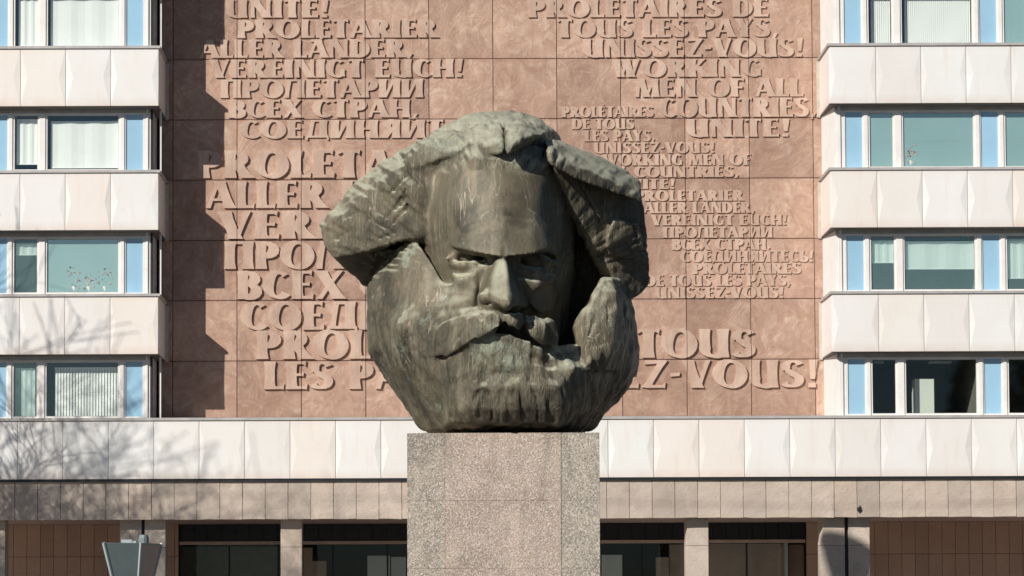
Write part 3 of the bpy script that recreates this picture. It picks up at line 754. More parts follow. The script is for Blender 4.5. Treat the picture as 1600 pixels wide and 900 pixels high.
def bar(x0, x1, z, w=.105, serif=0.0):
    """thin arm with a wedge end; serif > 0 points up, < 0 points down"""
    q = [[(x0, z + w / 2), (x1 - .08, z + w / 2 * .9), (x1 - .08, z - w / 2 * .9), (x0, z - w / 2)]]
    up = w / 2 + max(serif, .015); dn = w / 2 + max(-serif, .015)
    q.append([(x1 - .08, z + w / 2 * .9), (x1 + .012, z + up), (x1 - .012, z - dn), (x1 - .08, z - w / 2 * .9)])
    return same(q)

def arc(cx, cz, rx, rz, a0, a1, n=14, k=1.0, tilt=-.22):
    rows = []
    for i in range(n + 1):
        a = R(a0 + (a1 - a0) * i / n)
        w_ = (TN * .85 + (TK * 1.12 - TN * .85) * abs(math.cos(a - tilt)) ** 1.4) * k / 2
        nx, nz = math.cos(a) / rx, math.sin(a) / rz; L_ = math.hypot(nx, nz); nx /= L_; nz /= L_
        x, z = cx + rx * math.cos(a), cz + rz * math.sin(a)
        rows.append(((x + nx * w_, z + nz * w_), (x - nx * w_, z - nz * w_)))
    return same([[p[0], q[0], q[1], p[1]] for p, q in zip(rows, rows[1:])])

def spl(pts, ws, n=5):
    P_, W_ = [], []
    pp = [pts[0]] + pts + [pts[-1]]; wl = [ws[0]] + ws + [ws[-1]]
    for i in range(1, len(pp) - 2):
        for j in range(n):
            t = j / n
            f = lambda a, b, c, d: .5 * (2 * b + (c - a) * t + (2 * a - 5 * b + 4 * c - d) * t * t + (3 * b - a - 3 * c + d) * t ** 3)
            P_.append((f(pp[i - 1][0], pp[i][0], pp[i + 1][0], pp[i + 2][0]), f(pp[i - 1][1], pp[i][1], pp[i + 1][1], pp[i + 2][1])))
            W_.append(f(wl[i - 1], wl[i], wl[i + 1], wl[i + 2]))
    P_.append(pts[-1]); W_.append(ws[-1])
    return stroke(P_, W_)

a_, b_ = .06, .94
def STEM(x, z0=0, z1=1, w=TK): return ln(x, z0, x, z1, w)
GL = {
 'A': (.82, ln(.07, 0, .37, 1, .12) + ln(.40, 1, .72, 0, TK) + [[(.17, .36), (.58, .36), (.60, .27), (.15, .27)]]),
 'B': (.68, STEM(.16) + arc(.22, .73, .27, .215, 90, -90, 9) + arc(.22, .28, .32, .235, 90, -90, 9) + bar(.16, .3, .945) + bar(.16, .32, .51) + bar(.16, .3, .05)),
 'C': (.74, arc(.42, .5, .29, .44, 48, 318, 16)),
 'D': (.82, STEM(.16) + arc(.24, .5, .43, .445, 90, -90, 12) + bar(.16, .32, .945) + bar(.16, .32, .055)),
 'E': (.62, STEM(.16) + bar(.2, .56, .945, .105, -.07) + bar(.2, .50, .52, .10, .03) + bar(.2, .60, .055, .11, .08)),
 'F': (.60, STEM(.16) + bar(.2, .56, .945, .105, -.07) + bar(.2, .50, .5, .10, .03)),
 'G': (.82, arc(.42, .5, .29, .44, 48, 300, 16) + ln(.66, .06, .66, .44, .19)),
 'H': (.84, STEM(.16) + STEM(.68) + [[(.2, .56), (.66, .56), (.66, .46), (.2, .46)]]),
 'I': (.32, STEM(.16)),
 'K': (.80, STEM(.16) + ln(.26, .46, .62, 1, .13) + ln(.34, .58, .72, 0, TK * .95)),
 'L': (.56, STEM(.16) + bar(.2, .56, .055, .11, .08)),
 'M': (1.04, ln(.10, 0, .20, 1, .13) + ln(.25, 1, .50, 0, TK * .92) + ln(.50, 0, .80, 1, .115) + ln(.84, 1, .90, 0, TK * .95)),
 'N': (.88, ln(.13, 0, .13, 1, .15) + ln(.17, 1, .70, 0, TK * 1.02) + ln(.74, 0, .74, 1, .15)),
 'O': (.94, arc(.46, .5, .335, .455, 0, 360, 26)),
 'P': (.68, STEM(.16) + arc(.22, .70, .30, .245, 90, -90, 10) + bar(.16, .32, .945) + bar(.16, .32, .455)),
 'R': (.78, STEM(.16) + arc(.22, .72, .28, .225, 90, -90, 10) + bar(.16, .32, .945) + bar(.16, .30, .50) + ln(.33, .50, .66, 0, TK * .98)),
 'S': (.66, arc(.35, .735, .205, .205, 25, 205, 10, .72, 0) + arc(.29, .275, .235, .225, 30, -150, 10, .80, 0) + stroke([(.165, .70), (.20, .60), (.30, .52), (.42, .44), (.50, .36), (.515, .27)], [.15, .17, .20, .20, .19, .16])),
 'T': (.66, STEM(.33) + bar(.3, .63, .945, .105, -.07) + [[(.04, 1.0), (.12, .99), (.12, .90), (.03, .84)], [(.12, .995), (.34, .995), (.34, .895), (.12, .9)]]),
 'U': (.84, ln(.16, 1, .16, .34, TK, 1.05) + arc(.41, .34, .25, .295, 180, 300, 9) + ln(.66, 0, .66, 1, TK)),
 'V': (.80, ln(.12, 1, .40, 0, TK) + ln(.42, 0, .70, 1, .12)),
 'W': (1.16, ln(.12, 1, .34, 0, TK) + ln(.36, 0, .58, .95, .115) + ln(.54, 1, .76, 0, TK) + ln(.78, 0, 1.04, 1, .12)),
 'X': (.80, ln(.12, 1, .66, 0, TK) + ln(.10, 0, .68, 1, .12)),
 'Y': (.78, ln(.12, 1, .38, .45, TK) + ln(.40, .45, .66, 1, .12) + ln(.39, 0, .39, .52, TK)),
 'Z': (.78, bar(.1, .68, .055, .11, .10) + [[(.12, 1.0), (.70, .995), (.70, .9), (.10, .84)]] + ln(.14, .02, .62, .98, .2)),
 '-': (.30, [[(.0, .52), (.26, .55), (.25, .43), (-.01, .40)]]),
 ',': (.30, [[(.10, .16), (.27, .20), (.12, -.12), (.02, -.12)]]),
 '!': (.40, [[(.08, 1.0), (.33, 1.0), (.25, .30), (.12, .30)], [(.06, .16), (.28, .16), (.28, 0), (.06, 0)]]),
 'П': (.84, STEM(.16) + STEM(.68) + [[(.08, 1.0), (.76, 1.0), (.76, .90), (.08, .90)]]),
 'Л': (.84, ln(.10, 0, .22, 1, .15) + STEM(.68) + [[(.14, 1.0), (.76, 1.0), (.76, .90), (.14, .90)]]),
 'И': (.88, STEM(.15) + ln(.24, 0, .62, 1, .13) + STEM(.72)),
 'Я': (.78, STEM(.62) + arc(.56, .72, .28, .225, 90, 270, 10) + bar(.5, .62, .945) + bar(.48, .62, .5) + ln(.44, .50, .12, 0, TK * .95)),
 'Д': (.92, ln(.18, .08, .30, 1, .14) + ln(.68, .06, .68, 1, TK) + [[(.22, 1.0), (.76, 1.0), (.76, .90), (.22, .90)], [(.04, .13), (.88, .13), (.88, .03), (.04, .03)], [(.03, .08), (.10, .08), (.10, -.10), (.04, -.10)], [(.80, .08), (.89, .08), (.89, -.10), (.83, -.10)]]),
 'Ь': (.66, STEM(.16) + arc(.22, .27, .30, .225, 90, -90, 9) + bar(.16, .3, .49) + bar(.16, .3, .05)),
}
for a, b in zip('АВЕНОРСТХ', 'ABEHOPCTX'): GL[a] = GL[b]
GL['Й'] = (GL['И'][0], GL['И'][1] + [[(.24, 1.10), (.64, 1.10), (.56, 1.04), (.32, 1.04)]])
GL['Ä'] = (GL['A'][0], GL['A'][1] + [[(.14, 1.0), (.28, 1.0), (.24, .86), (.12, .86)], [(.50, 1.10), (.62, 1.10), (.62, 1.02), (.50, 1.02)]])
GL['É'] = (GL['E'][0], GL['E'][1] + [[(.30, 1.05), (.42, 1.18), (.50, 1.16), (.38, 1.04)]])
GL[' '] = (.34, [])

def clip(poly, x0, x1, z0, z1):
    for ax, lim, sgn in ((0, x0, 1), (0, x1, -1), (1, z0, 1), (1, z1, -1)):
        out = []
        for i in range(len(poly)):
            a, b = poly[i], poly[(i + 1) % len(poly)]
            ia, ib = (a[ax] - lim) * sgn >= 0, (b[ax] - lim) * sgn >= 0
            if ia: out.append(a)
            if ia != ib:
                t = (lim - a[ax]) / (b[ax] - a[ax]); out.append((a[0] + (b[0] - a[0]) * t, a[1] + (b[1] - a[1]) * t))
        poly = out
        if len(poly) < 3: return None
    return poly

LINES = [  # text, left, right, top, bottom in the photograph, relief height in metres
 ('PROLETAIRES DE TOUS', 351, 700, -31, -3), ('UNITE!', 353, 513, 0, 28), ('PROLETARIER', 371, 681, 31, 59.5), ('ALLER LÄNDER,', 312, 643, 62, 90.5), ('VEREINIGT EUCH!', 329, 723, 93, 121.5),
 ('ПРОЛЕТАРИИ', 345, 658, 124.5, 153), ('ВСЕХ СТРАН,', 358, 651, 156, 184), ('СОЕДИНЯЙТЕСЬ!', 375, 800, 187.5, 216),
 ('PROLETARIER', 310, 762, 235, 278), ('ALLER LÄNDER,', 322, 800, 283, 325), ('VEREINIGT', 343, 740, 330, 373), ('ПРОЛЕТАРИИ', 351, 800, 377, 420), ('ВСЕХ СТРАН,', 371, 800, 423, 467),
 ('СОЕДИНЯЙТЕСЬ!', 378, 930, 471, 515), ('PROLETAIRES DE TOUS', 401, 1176, 515.5, 560), ('LES PAYS, UNISSEZ-VOUS!', 413, 1277, 563.5, 607),
 ('PROLETAIRES DE', 826, 1198, -1, 27), ('TOUS LES PAYS,', 871, 1213, 30, 58.5), ('UNISSEZ-VOUS!', 912, 1254, 60.5, 89.5), ('WORKING', 957, 1188, 92.5, 120.5), ('MEN OF ALL', 992, 1252, 123, 151.5),
 ('COUNTRIES,', 1031, 1273, 153, 183), ('UNITE!', 1073, 1233, 186, 214), ('WORKERS UNITE', 840, 1180, -31, -3),
 ('PROLÉTAIRES', 878, 1020, 166.5, 183), ('DE TOUS', 894, 989, 185.5, 202), ('LES PAYS,', 914, 1022, 204, 221), ('UNISSEZ-VOUS!', 928, 1116, 222.5, 239.5), ('WORKING MEN OF', 942, 1172, 241, 258.5),
 ('ALL COUNTRIES,', 935, 1153, 260, 277), ('UNITE!', 962, 1054, 279.5, 295.5), ('PROLETARIER', 992, 1160, 297.5, 314), ('ALLER LÄNDER,', 1006, 1178, 316, 333), ('VEREINIGT EUCH!', 1018, 1229, 335.5, 352),
 ('ПРОЛЕТАРИИ', 1036, 1205, 354.5, 371.5), ('ВСЕХ СТРАН,', 1050, 1202, 373, 390.5), ('СОЕДИНЯЙТЕСЬ!', 1063, 1270, 392, 409.5), ('PROLETAIRES', 1083, 1250, 411, 428), ('DE TOUS LES PAYS,', 1008, 1234, 429.5, 447), ('UNISSEZ-VOUS!', 1024, 1224, 448.5, 466)]
LINES = [l for l in LINES if l[3] >= -2]

def outline_hides(px, py):      # letters wholly behind the bearded head or above the frame are not built
    return False

letters = []
def requad(q, pts):
    b = Quad(pts); b.sid = getattr(q, 'sid', None) or 100000 + id(q) % 99991; return b
for text, x0, x1, y0, y1 in LINES:
    A = P(x0, y1, 0); B = P(x1, y1, 0); T = P((x0 + x1) / 2, y0, 0); Bm = P((x0 + x1) / 2, y1, 0)
    ht = T.z - Bm.z; wd = B.x - A.x
    tr = .055 if y1 - y0 < 24 else .06
    adv = sum(GL[c][0] + tr for c in text) - tr - .08
    sx = wd / adv
    x = A.x
    for c in text:
        gw, qs = GL[c]
        if qs:
            cxm = x + gw * sx / 2
            ppx = x0 + (cxm - A.x) / wd * (x1 - x0)
            if not outline_hides(ppx, (y0 + y1) / 2):
                letters.append((c, [requad(q, [(x + p[0] * sx, Bm.z + p[1] * ht) for p in q]) for q in qs], ht, (x1 - x0) * (y1 - y0)))
        x += (gw + tr) * sx
order = sorted(range(len(letters)), key=lambda i: -letters[i][2])
single = set(order[:300])
rest = MB()
def letter_mesh(m, quads, ht):
    depth = .012 + .074 * ht
    x0 = min(p[0] for q in quads for p in q); x1 = max(p[0] for q in quads for p in q)
    z0 = min(p[1] for q in quads for p in q); z1 = max(p[1] for q in quads for p in q)
    for i in range(len(VX) - 1):
        if VX[i + 1] < x0 or VX[i] > x1: continue
        for j in range(len(HZ) - 1):
            if HZ[j + 1] < z0 or HZ[j] > z1: continue
            ids = sorted({getattr(q, 'sid', 0) for q in quads})
            for k, q in enumerate(quads):
                c = clip(q, VX[i] + gap, VX[i + 1] - gap, HZ[j] + gap, HZ[j + 1] - gap)
                if c: m.prism(c, -depth - .0007 * ids.index(q.sid), .02)
for i, (c, quads, ht, ar) in enumerate(letters):
    if i in single:
        m = MB(); letter_mesh(m, quads, ht)
        if m.v: m.build('letter', M['letter'], WALL)
    else:
        letter_mesh(rest, quads, ht)
if rest.v:
    tag(rest.build('small_letters', M['letter'], WALL), kind='stuff')
print('INFO letters', len(letters))
# ------------------------------------------------------------------ the office building
YB = -1.8          # front of the panel bands
YW = -1.42         # window plane
OFF = empty('office_building', (PX(770, YB), YB, 0), 'pale office building with white panel bands and blue glass strips framing the relief wall', 'building')
ROW_TOP = [-311.3, -117.3, 76, 270, 463.3, 658]       # top of each band's panels, in photo pixels at the left wing
ROW_BOT = [-222, -28.5, 165, 359, 553, 748.3]
rows = [(PZ(t + .4, YB, 125), PZ(b + .4, YB, 125)) for t, b in zip(ROW_TOP, ROW_BOT)]
XL = PX(247.2, YB); XR = PX(1298, YB, 300)            # inner ends of the two wings
PW = 71.15 / F_PX * (-CAM.y + YB)                     # panel pitch
X_W, X_E = PX(-260, YB), PX(1860, YB)

def panel(x0, x1, z0, z1, y=YB, g=.006, dep=.035, ap=.20, ends=(1, 1)):
    """pressed plate: flat field, both upright rims folded back to a point at mid height"""
    x0 += g; x1 -= g; zm = (z0 + z1) / 2
    m = MB(); t = .095
    ex = dep
    V = [(x0, y, z0), (x1, y, z0), (x1, y, z1), (x0, y, z1),
         (x0, y + dep * ends[0], zm), (x1, y + dep * ends[1], zm), (x0 + ap, y, zm), (x1 - ap, y, zm),
         (x0, y + t, z0), (x1, y + t, z0), (x1, y + t, z1), (x0, y + t, z1)]
    m.v = V
    m.f = [(0, 1, 7, 2, 3, 6), (0, 6, 4), (4, 6, 3), (1, 5, 7), (5, 2, 7), (0, 4, 3, 11, 8), (1, 9, 10, 2, 5), (0, 8, 9, 1), (3, 2, 10, 11)]
    o = m.build('panel', M['panel'], OFF)
    return o

def joints_from(x_edge, step, lim):
    xs = [x_edge]
    while (xs[-1] - lim) * (1 if step > 0 else -1) < 0: xs.append(xs[-1] + step)
    return xs

left_j = [XL, PX(172, YB)]
while left_j[-1] > X_W: left_j.append(left_j[-1] - PW)
right_j = [XR, PX(1370.5, YB, 300)]
while right_j[-1] < X_E: right_j.append(right_j[-1] + PW)
full_j = [PX(27, YB, 700)]
while full_j[0] > X_W: full_j.insert(0, full_j[0] - PW)
while full_j[-1] < X_E: full_j.append(full_j[-1] + PW)
pr = random.Random(7)
for r, (zt, zb) in enumerate(rows):
    last = r == len(rows) - 1
    if last:
        for a, b in zip(full_j, full_j[1:]): panel(a, b, zb, zt, dep=.022 + pr.uniform(-.008, .008), ap=.17 + pr.uniform(-.03, .03))
        MB().box(X_W, X_E, YB + .10, YB + .3, zb + .01, zt).build('band_core', M['joint'], OFF)
        # zinc coping
        MB().box(X_W, X_E, YB - .035, YB + .5, zt + .012, zt + .085).build('coping', M['coping'], OFF)
        MB().box(X_W, X_E, YB + .5, .12, zt - .02, zt + .06).build('terrace_roof', M['coping'], OFF)
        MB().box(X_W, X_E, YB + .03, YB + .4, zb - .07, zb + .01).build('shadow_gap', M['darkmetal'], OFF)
        continue
    for js in (left_j, right_j):
        for k, (a, b) in enumerate(zip(js, js[1:])):
            lo, hi = min(a, b), max(a, b)
            panel(lo, hi, zb, zt, dep=.022 + pr.uniform(-.008, .008), ap=.17 + pr.uniform(-.03, .03))
    for side, xe, xo in ((-1, XL, X_W), (1, XR, X_E)):
        lo, hi = (xo, xe) if side < 0 else (xe, xo)
        inn = xe + side * .07
        MB().box(min(inn, xo), max(inn, xo), YB + .10, YB + .30, zb + .02, zt).build('band_core', M['joint'], OFF)
        # coping above the band, returning along the side
        MB().box(min(xe - side * .05, xo), max(xe - side * .05, xo), YB - .04, YW + .06, zt + .006, zt + .075).build('coping', M['coping'], OFF)
        x_a, x_b = (xe - side * .05, xe + side * .12)
        MB().box(min(x_a, x_b), max(x_a, x_b), YW + .065, .02, zt + .006, zt + .075).build('coping', M['coping'], OFF)
        # underside sheet
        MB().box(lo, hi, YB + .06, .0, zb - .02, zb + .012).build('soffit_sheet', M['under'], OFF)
        # two side plates back to the relief wall
        ym = (YB + .02 + 0) / 2 - .1
        for y0, y1 in ((YB + .056, ym - .006), (ym + .006, .0)):
            m = MB(); x = xe; t = side * .045; zm = (zt + zb) / 2; yc = (y0 + y1) / 2
            m.box(min(x, x + t), max(x, x + t), y0, y1, zb + .012, zt - .002)
            m.build('panel', M['panel'], OFF)
        MB().box(min(xe - side * .09, xe + side * .01), max(xe - side * .09, xe + side * .01), -.05, -.006, zb - .04, zt - .02).build('flashing', M['flash'], OFF)
        # floor slab behind the band
        MB().box(min(inn, xo), max(inn, xo), YB + .31, 3.4, zb + .03, zt - .06).build('floor_slab', M['roomdark'] if r == 4 and side > 0 else M['room'], OFF)

# windows between the bands: template of one three-panel bay, in photo pixels from its blue strip
def pxw(px): return PX(px, YW, 300)
def frame_box(m, x0, x1, z0, z1, wl, wr, wt, wb, y0=0.0, d=.09):
    m.box(x0, x0 + wl, YW - y0, YW - y0 + d, z0, z1)
    m.box(x1 - wr, x1, YW - y0, YW - y0 + d, z0, z1)
    m.box(x0 + wl, x1 - wr, YW - y0 + .002, YW - y0 + d, z1 - wt, z1)
    m.box(x0 + wl, x1 - wr, YW - y0 + .002, YW - y0 + d, z0, z0 + wb)

def window(x0, x1, z0, z1, fr, glass, blind=None, slats=None, name='window'):
    m = MB(); frame_box(m, x0, x1, z0, z1, *fr)
    o = m.build(name, M['frame'], OFF)
    gx0, gx1, gz0, gz1 = x0 + fr[0], x1 - fr[1], z0 + fr[3], z1 - fr[2]
    if glass == 'blue':
        MB().box(gx0 - .01, gx1 + .01, YW + .03, YW + .05, gz0 - .01, gz1 + .01).build('pane', M['blue'], o)
        return o
    # inner rubber line then the pane
    g = MB(); t = .012
    g.box(gx0, gx0 + t, YW + .02, YW + .035, gz0, gz1); g.box(gx1 - t, gx1, YW + .02, YW + .035, gz0, gz1)
    g.box(gx0 + t, gx1 - t, YW + .021, YW + .035, gz1 - t, gz1); g.box(gx0 + t, gx1 - t, YW + .021, YW + .035, gz0, gz0 + t)
    g.build('gasket', M['coping'], o)
    MB().quad((gx0 - .01, YW + .045, gz0 - .01), (gx1 + .01, YW + .045, gz0 - .01), (gx1 + .01, YW + .045, gz1 + .01), (gx0 - .01, YW + .045, gz1 + .01)).build('pane', M[glass], o)
    if blind:      # (left inset, right inset, top inset, fraction of the height covered)
        li, ri, ti, fr_ = blind
        W_, H_ = gx1 - gx0, gz1 - gz0
        bx0, bx1 = gx0 + li * W_, gx1 - ri * W_; bz1 = gz1 - ti * H_; bz0 = max(gz0 - .02, gz1 - fr_ * H_)
        b = MB()
        if slats:
            n = int((bx1 - bx0) / slats)
            for i in range(n):
                cx = bx0 + (i + .5) * (bx1 - bx0) / n; h = (bx1 - bx0) / n * .46
                b.quad((cx - h, YW + .235, bz0), (cx + h, YW + .21, bz0), (cx + h, YW + .21, bz1), (cx - h, YW + .235, bz1))
            b.box(bx0, bx1, YW + .19, YW + .25, bz1, bz1 + .03)
            b.build('slat_blind', M['blind'], o)
        else:
            n = 10
            for i in range(n):
                a0 = bx0 + (bx1 - bx0) * i / n; a1 = bx0 + (bx1 - bx0) * (i + 1) / n
                w0 = .012 * math.sin(i * 1.7); w1 = .012 * math.sin((i + 1) * 1.7)
                b.quad((a0, YW + .13 + w0, bz0), (a1, YW + .13 + w1, bz0), (a1, YW + .13 + w1, bz1), (a0, YW + .13 + w0, bz1))
            b.box(bx0, bx1, YW + .11, YW + .14, bz0 - .02, bz0)
            b.build('blind', M['blind'], o)
    return o

WIN = {}           # per (side, row, bay): small window, big window
WIN['L', 1, 0] = (('lightglass', (.12, .0, .0, .97), None), ('lightglass', (.03, .0, .0, 1.1), None))
WIN['L', 2, 0] = (('lightglass', (.06, .0, .05, .88), None), ('lightglass', (.04, .0, .09, .95), None))
WIN['L', 3, 0] = (('midglass', (.04, .0, .06, .28), None), ('glass', None, None))
WIN['L', 4, 0] = (('midglass', (.3, .1, .1, 1.1), None), ('lightglass', (.10, .0, .10, 1.1), .075))
WIN['R', 1, 0] = (('lightglass', (.16, .0, .0, 1.1), .055), ('lightglass', (.06, .0, .0, 1.1), .055))
WIN['R', 2, 0] = (('glass', None, None), ('glass', (.0, .0, .04, .08), None))
WIN['R', 3, 0] = (('midglass', (.04, .0, .06, .48), None), ('midglass', (.0, .0, .09, .60), None))
WIN['R', 4, 0] = (('clear', None, None), ('clear', None, None))
WIN['R', 3, 1] = (('midglass', (.0, .0, .05, .78), None), ('glass', None, None))
WIN['R', 4, 1] = (('clear', None, None), ('clear', None, None))

wr_ = random.Random(11)
for r in range(len(rows) - 1):
    z1 = rows[r][1] - .12; z0 = rows[r + 1][0] + .10     # window strip between band r and band r+1
    for side in 'LR':
        xe = XL if side == 'L' else XR
        for bay in range(-1, 3):
            if side == 'L':
                # repeats every 212 px leftwards: blue | mullion | big | mullion | small | mullion
                o = -212.3 * bay
                if bay < 0: continue
                X = lambda q: pxw(q + o)
                segs = [('blue', 194.5, 225.5), ('big', 71, 188), ('small', 19.5, 61)]
                posts = [(188.2, 194.3), (61.2, 70.8), (13.5, 19.3)]
                edge = (225.7, 235.0)
            else:
                o = 212.3 * bay
                if bay < 0: continue
                X = lambda q: pxw(q + o)
                segs = [('blue', 1319.5, 1350.5), ('small', 1357, 1398.5), ('big', 1409.5, 1525)]
                posts = [(1350.7, 1356.8), (1398.7, 1409.3), (1525.2, 1531.6)]
                edge = (1305.5, 1319.3)
            cfg = WIN.get((side, r, bay))
            if cfg is None:
                op = [(('glass', None, None), ('glass', None, None)), (('glass', (0, 0, .04, .5), None), ('glass', (0, 0, .04, 1.1), None)), (('glass', (0, 0, .05, 1.1), None), ('glass', (0, 0, .05, .6), None))]
                cfg = wr_.choice(op)
            for kind, a, b in segs:
                if kind == 'blue': window(X(a), X(b), z0, z1, (.035, .035, .045, .05), 'blue')
                elif kind == 'big': window(X(a), X(b), z0, z1, (.045, .05, .06, .06), cfg[1][0], cfg[1][1], cfg[1][2])
                else: window(X(a), X(b), z0, z1, (.05, .04, .06, .06), cfg[0][0], cfg[0][1], cfg[0][2])
            for a, b in posts:
                MB().box(X(a), X(b), YW - .03, YW + .12, z0, z1).build('mullion', M['frame'], OFF, bevel=.006)
            if bay == 0:
                a, b = edge
                w3 = (X(b) - X(a))
                m = MB().box(X(a) + w3 * .0, X(a) + w3 * .32, YW - .01, YW + .14, z0 - .1, z1 + .12)
                m.box(X(a) + w3 * .34, X(a) + w3 * .62, YW - .03, YW + .14, z0 - .1, z1 + .12)
                m.box(X(a) + w3 * .64, X(b), YW + .01, YW + .14, z0 - .1, z1 + .12)
                m.build('corner_frame', M['frame'], OFF)
        # head and sill rails across the strip
        lo, hi = (X_W, pxw(235.0)) if side == 'L' else (pxw(1305.5), X_E)
        MB().box(lo, hi, YW - .015, YW + .12, z1 + .002, z1 + .125).build('head_rail', M['coping'], OFF)
        MB().box(lo, hi, YW - .07, YW + .12, z0 - .1, z0 - .004).build('window_sill', M['frame'], OFF)
        # inner return wall of the wing, from the window line back to the relief
        if side == 'R':
            a, b = pxw(1304.8), PX(1284.5, -.01, 300)
            m = MB(); zb_, zt_ = rows[r + 1][0] + .08, rows[r][1] - .025
            v = [(b, -.006, zb_), (a, YW - .005, zb_), (a + .03, YW - .005, zb_), (a + .2, -.006, zb_)]
            m.v = v + [(x, y, zt_) for x, y, _ in v]
            m.f = [(0, 1, 5, 4), (1, 2, 6, 5), (2, 3, 7, 6), (3, 0, 4, 7), (0, 3, 2, 1), (4, 5, 6, 7)]
            m.build('return_wall', M['wallwhite'], OFF)
        else:
            a, b = pxw(236.0), PX(251.0, -.01, 300)
            m = MB(); zb_, zt_ = rows[r + 1][0] + .08, rows[r][1] - .025
            m.box(a - .12, a, YW + .145, -.01, zb_, zt_)
            m.build('return_wall', M['return_plate'], OFF)
            MB().box(PX(249.3, -1.16), PX(252.2, -1.16), -1.2, -1.14, zb_, zt_).build('corner_post', M['wallwhite'], OFF)
            MB().box(pxw(235.4), pxw(238.2), YW + .02, YW + .14, zb_, zt_).build('side_strip', M['darkmetal'], OFF)
        # room behind: back wall and cross walls
        dark = side == 'R' and r == 4
        rm = M['roomdark'] if dark else M['room']
        lo, hi = (X_W, pxw(232)) if side == 'L' else (pxw(1310), X_E)
        MB().box(lo, hi, 3.2, 3.35, z0 - .6, z1 + .7).build('room_wall', rm, OFF)
        MB().box(hi - .1, hi, YW + .2, 3.19, z0 - .3, z1 + .3).build('room_wall', rm, OFF) if side == 'L' else MB().box(lo, lo + .1, YW + .2, 3.19, z0 - .3, z1 + .3).build('room_wall', rm, OFF)
        bx = [pxw(13), pxw(-200)] if side == 'L' else [pxw(1528.5), pxw(1740)]
        for x in bx: MB().box(x - .05, x + .05, YW + .3, 3.19, z0 - .3, z1 + .4).build('room_wall', rm, OFF)

# things to be seen behind the lowest right-hand windows
zr = rows[5][0] + .12
MB().box(pxw(1431), pxw(1461), YW + .5, YW + .95, zr - .2, PZ(592, YW + .5, 1445)).build('cupboard', M['blind'], None)
cup = bpy.data.objects['cupboard']; tag(cup, 'plain white cupboard standing behind the lowest right-hand office window', 'cupboard')

# ------------------------------------------------------------------ stone fascia and colonnade
YF = YB + .10
zf1, zf0 = PZ(751.2, YF, 125), PZ(812.3, YF, 125)
fr = random.Random(3)
x = PX(23.2, YF, 780)
FW = 35.6 / F_PX * (YF - CAM.y)
while x > X_W: x -= FW
YR = 2.9          # back wall of the arcade
while x < X_E:
    a, b = x + .004, x + FW - .003 - fr.uniform(0, .004)
    dy = fr.uniform(-.005, .005)
    m = MB(); nz = 6
    # split edge: slightly ragged uprights and lower edge
    L = [(a + fr.uniform(0, .005), zf0 + (zf1 - zf0) * i / nz) for i in range(nz + 1)]
    Rr = [(b - fr.uniform(0, .005), zf0 + (zf1 - zf0) * i / nz) for i in range(nz + 1)]
    mid = [((a + b) / 2, zf0 + (zf1 - zf0) * i / nz) for i in range(nz + 1)]
    n = 0
    for k in range(nz + 1):
        for (xx, zz) in (L[k], mid[k], Rr[k]): m.v.append((xx, YF + dy + fr.uniform(-.004, .004), zz + (fr.uniform(-.01, .01) if k == 0 else 0)))
    for k in range(nz):
        for q in (0, 1):
            i0 = k * 3 + q; m.f.append((i0, i0 + 1, i0 + 4, i0 + 3))
    base = len(m.v)
    ring_ = [k * 3 for k in range(nz + 1)] + [nz * 3 + 1] + [k * 3 + 2 for k in reversed(range(nz + 1))] + [1]
    for i in ring_: m.v.append((m.v[i][0], YF + .08, m.v[i][2]))
    for i in range(len(ring_)):
        j = (i + 1) % len(ring_); m.f.append((ring_[j], ring_[i], base + i, base + j))
    o = m.build('stone_slab', M['fascia'], OFF)
    x += FW
MB().box(X_W, X_E, YF + .085, YF + .3, zf0 + .03, zf1 + .02).build('fascia_core', M['joint'], OFF)
MB().box(X_W, X_E, YF + .31, YR + .2, zf0 + .04, zf0 + .25).build('arcade_soffit', M['soffit'], OFF)
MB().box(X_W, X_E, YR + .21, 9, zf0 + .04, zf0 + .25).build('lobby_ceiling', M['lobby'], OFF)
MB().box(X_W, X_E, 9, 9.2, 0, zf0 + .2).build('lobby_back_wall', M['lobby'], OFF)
YC = YF + .35      # front of the columns
def column(x0, x1, cham=0.0):
    a, b = PX(x0, YC, 850), PX(x1, YC, 850)
    z1 = zf0 + .04; m = MB()
    zj = PZ(854, YC); zs = [0, zj - 1.5, zj, z1]
    o = None
    for i in range(3):
        m = MB(); m.box(a, b, YC, YC + .55, zs[i] + (.004 if i else 0), zs[i + 1] - .004)
        if cham and i == 2:
            for k, v in enumerate(m.v):
                if v[0] == a and v[2] > zj + .1 and v[1] == YC: m.v[k] = (a + cham, v[1], v[2])
        m.build('column_block', M['column'], OFF, bevel=.008)
for c in ((187.5, 221, 0), (226, 258.5, 0), (438.5, 471.5, 0), (649, 683, 0), (860, 894, 0), (1072, 1107, .05), (1282.5, 1320, .1), (1326, 1359, 0), (-26, 8, 0), (-240, -206, 0), (1532, 1566, 0) if False else (1660, 1694, 0)):
    column(*c)
MB().box(PX(221.3, YC), PX(225.7, YC), YC + .12, YC + .4, 0, zf0 + .03).build('column_gap_shade', M['darkmetal'], OFF)  # dark strip put in for the shade between the paired columns
MB().box(PX(1320.3, YC, 850), PX(1325.7, YC, 850), YC + .12, YC + .4, 0, zf0 + .03).build('column_gap_shade', M['darkmetal'], OFF)

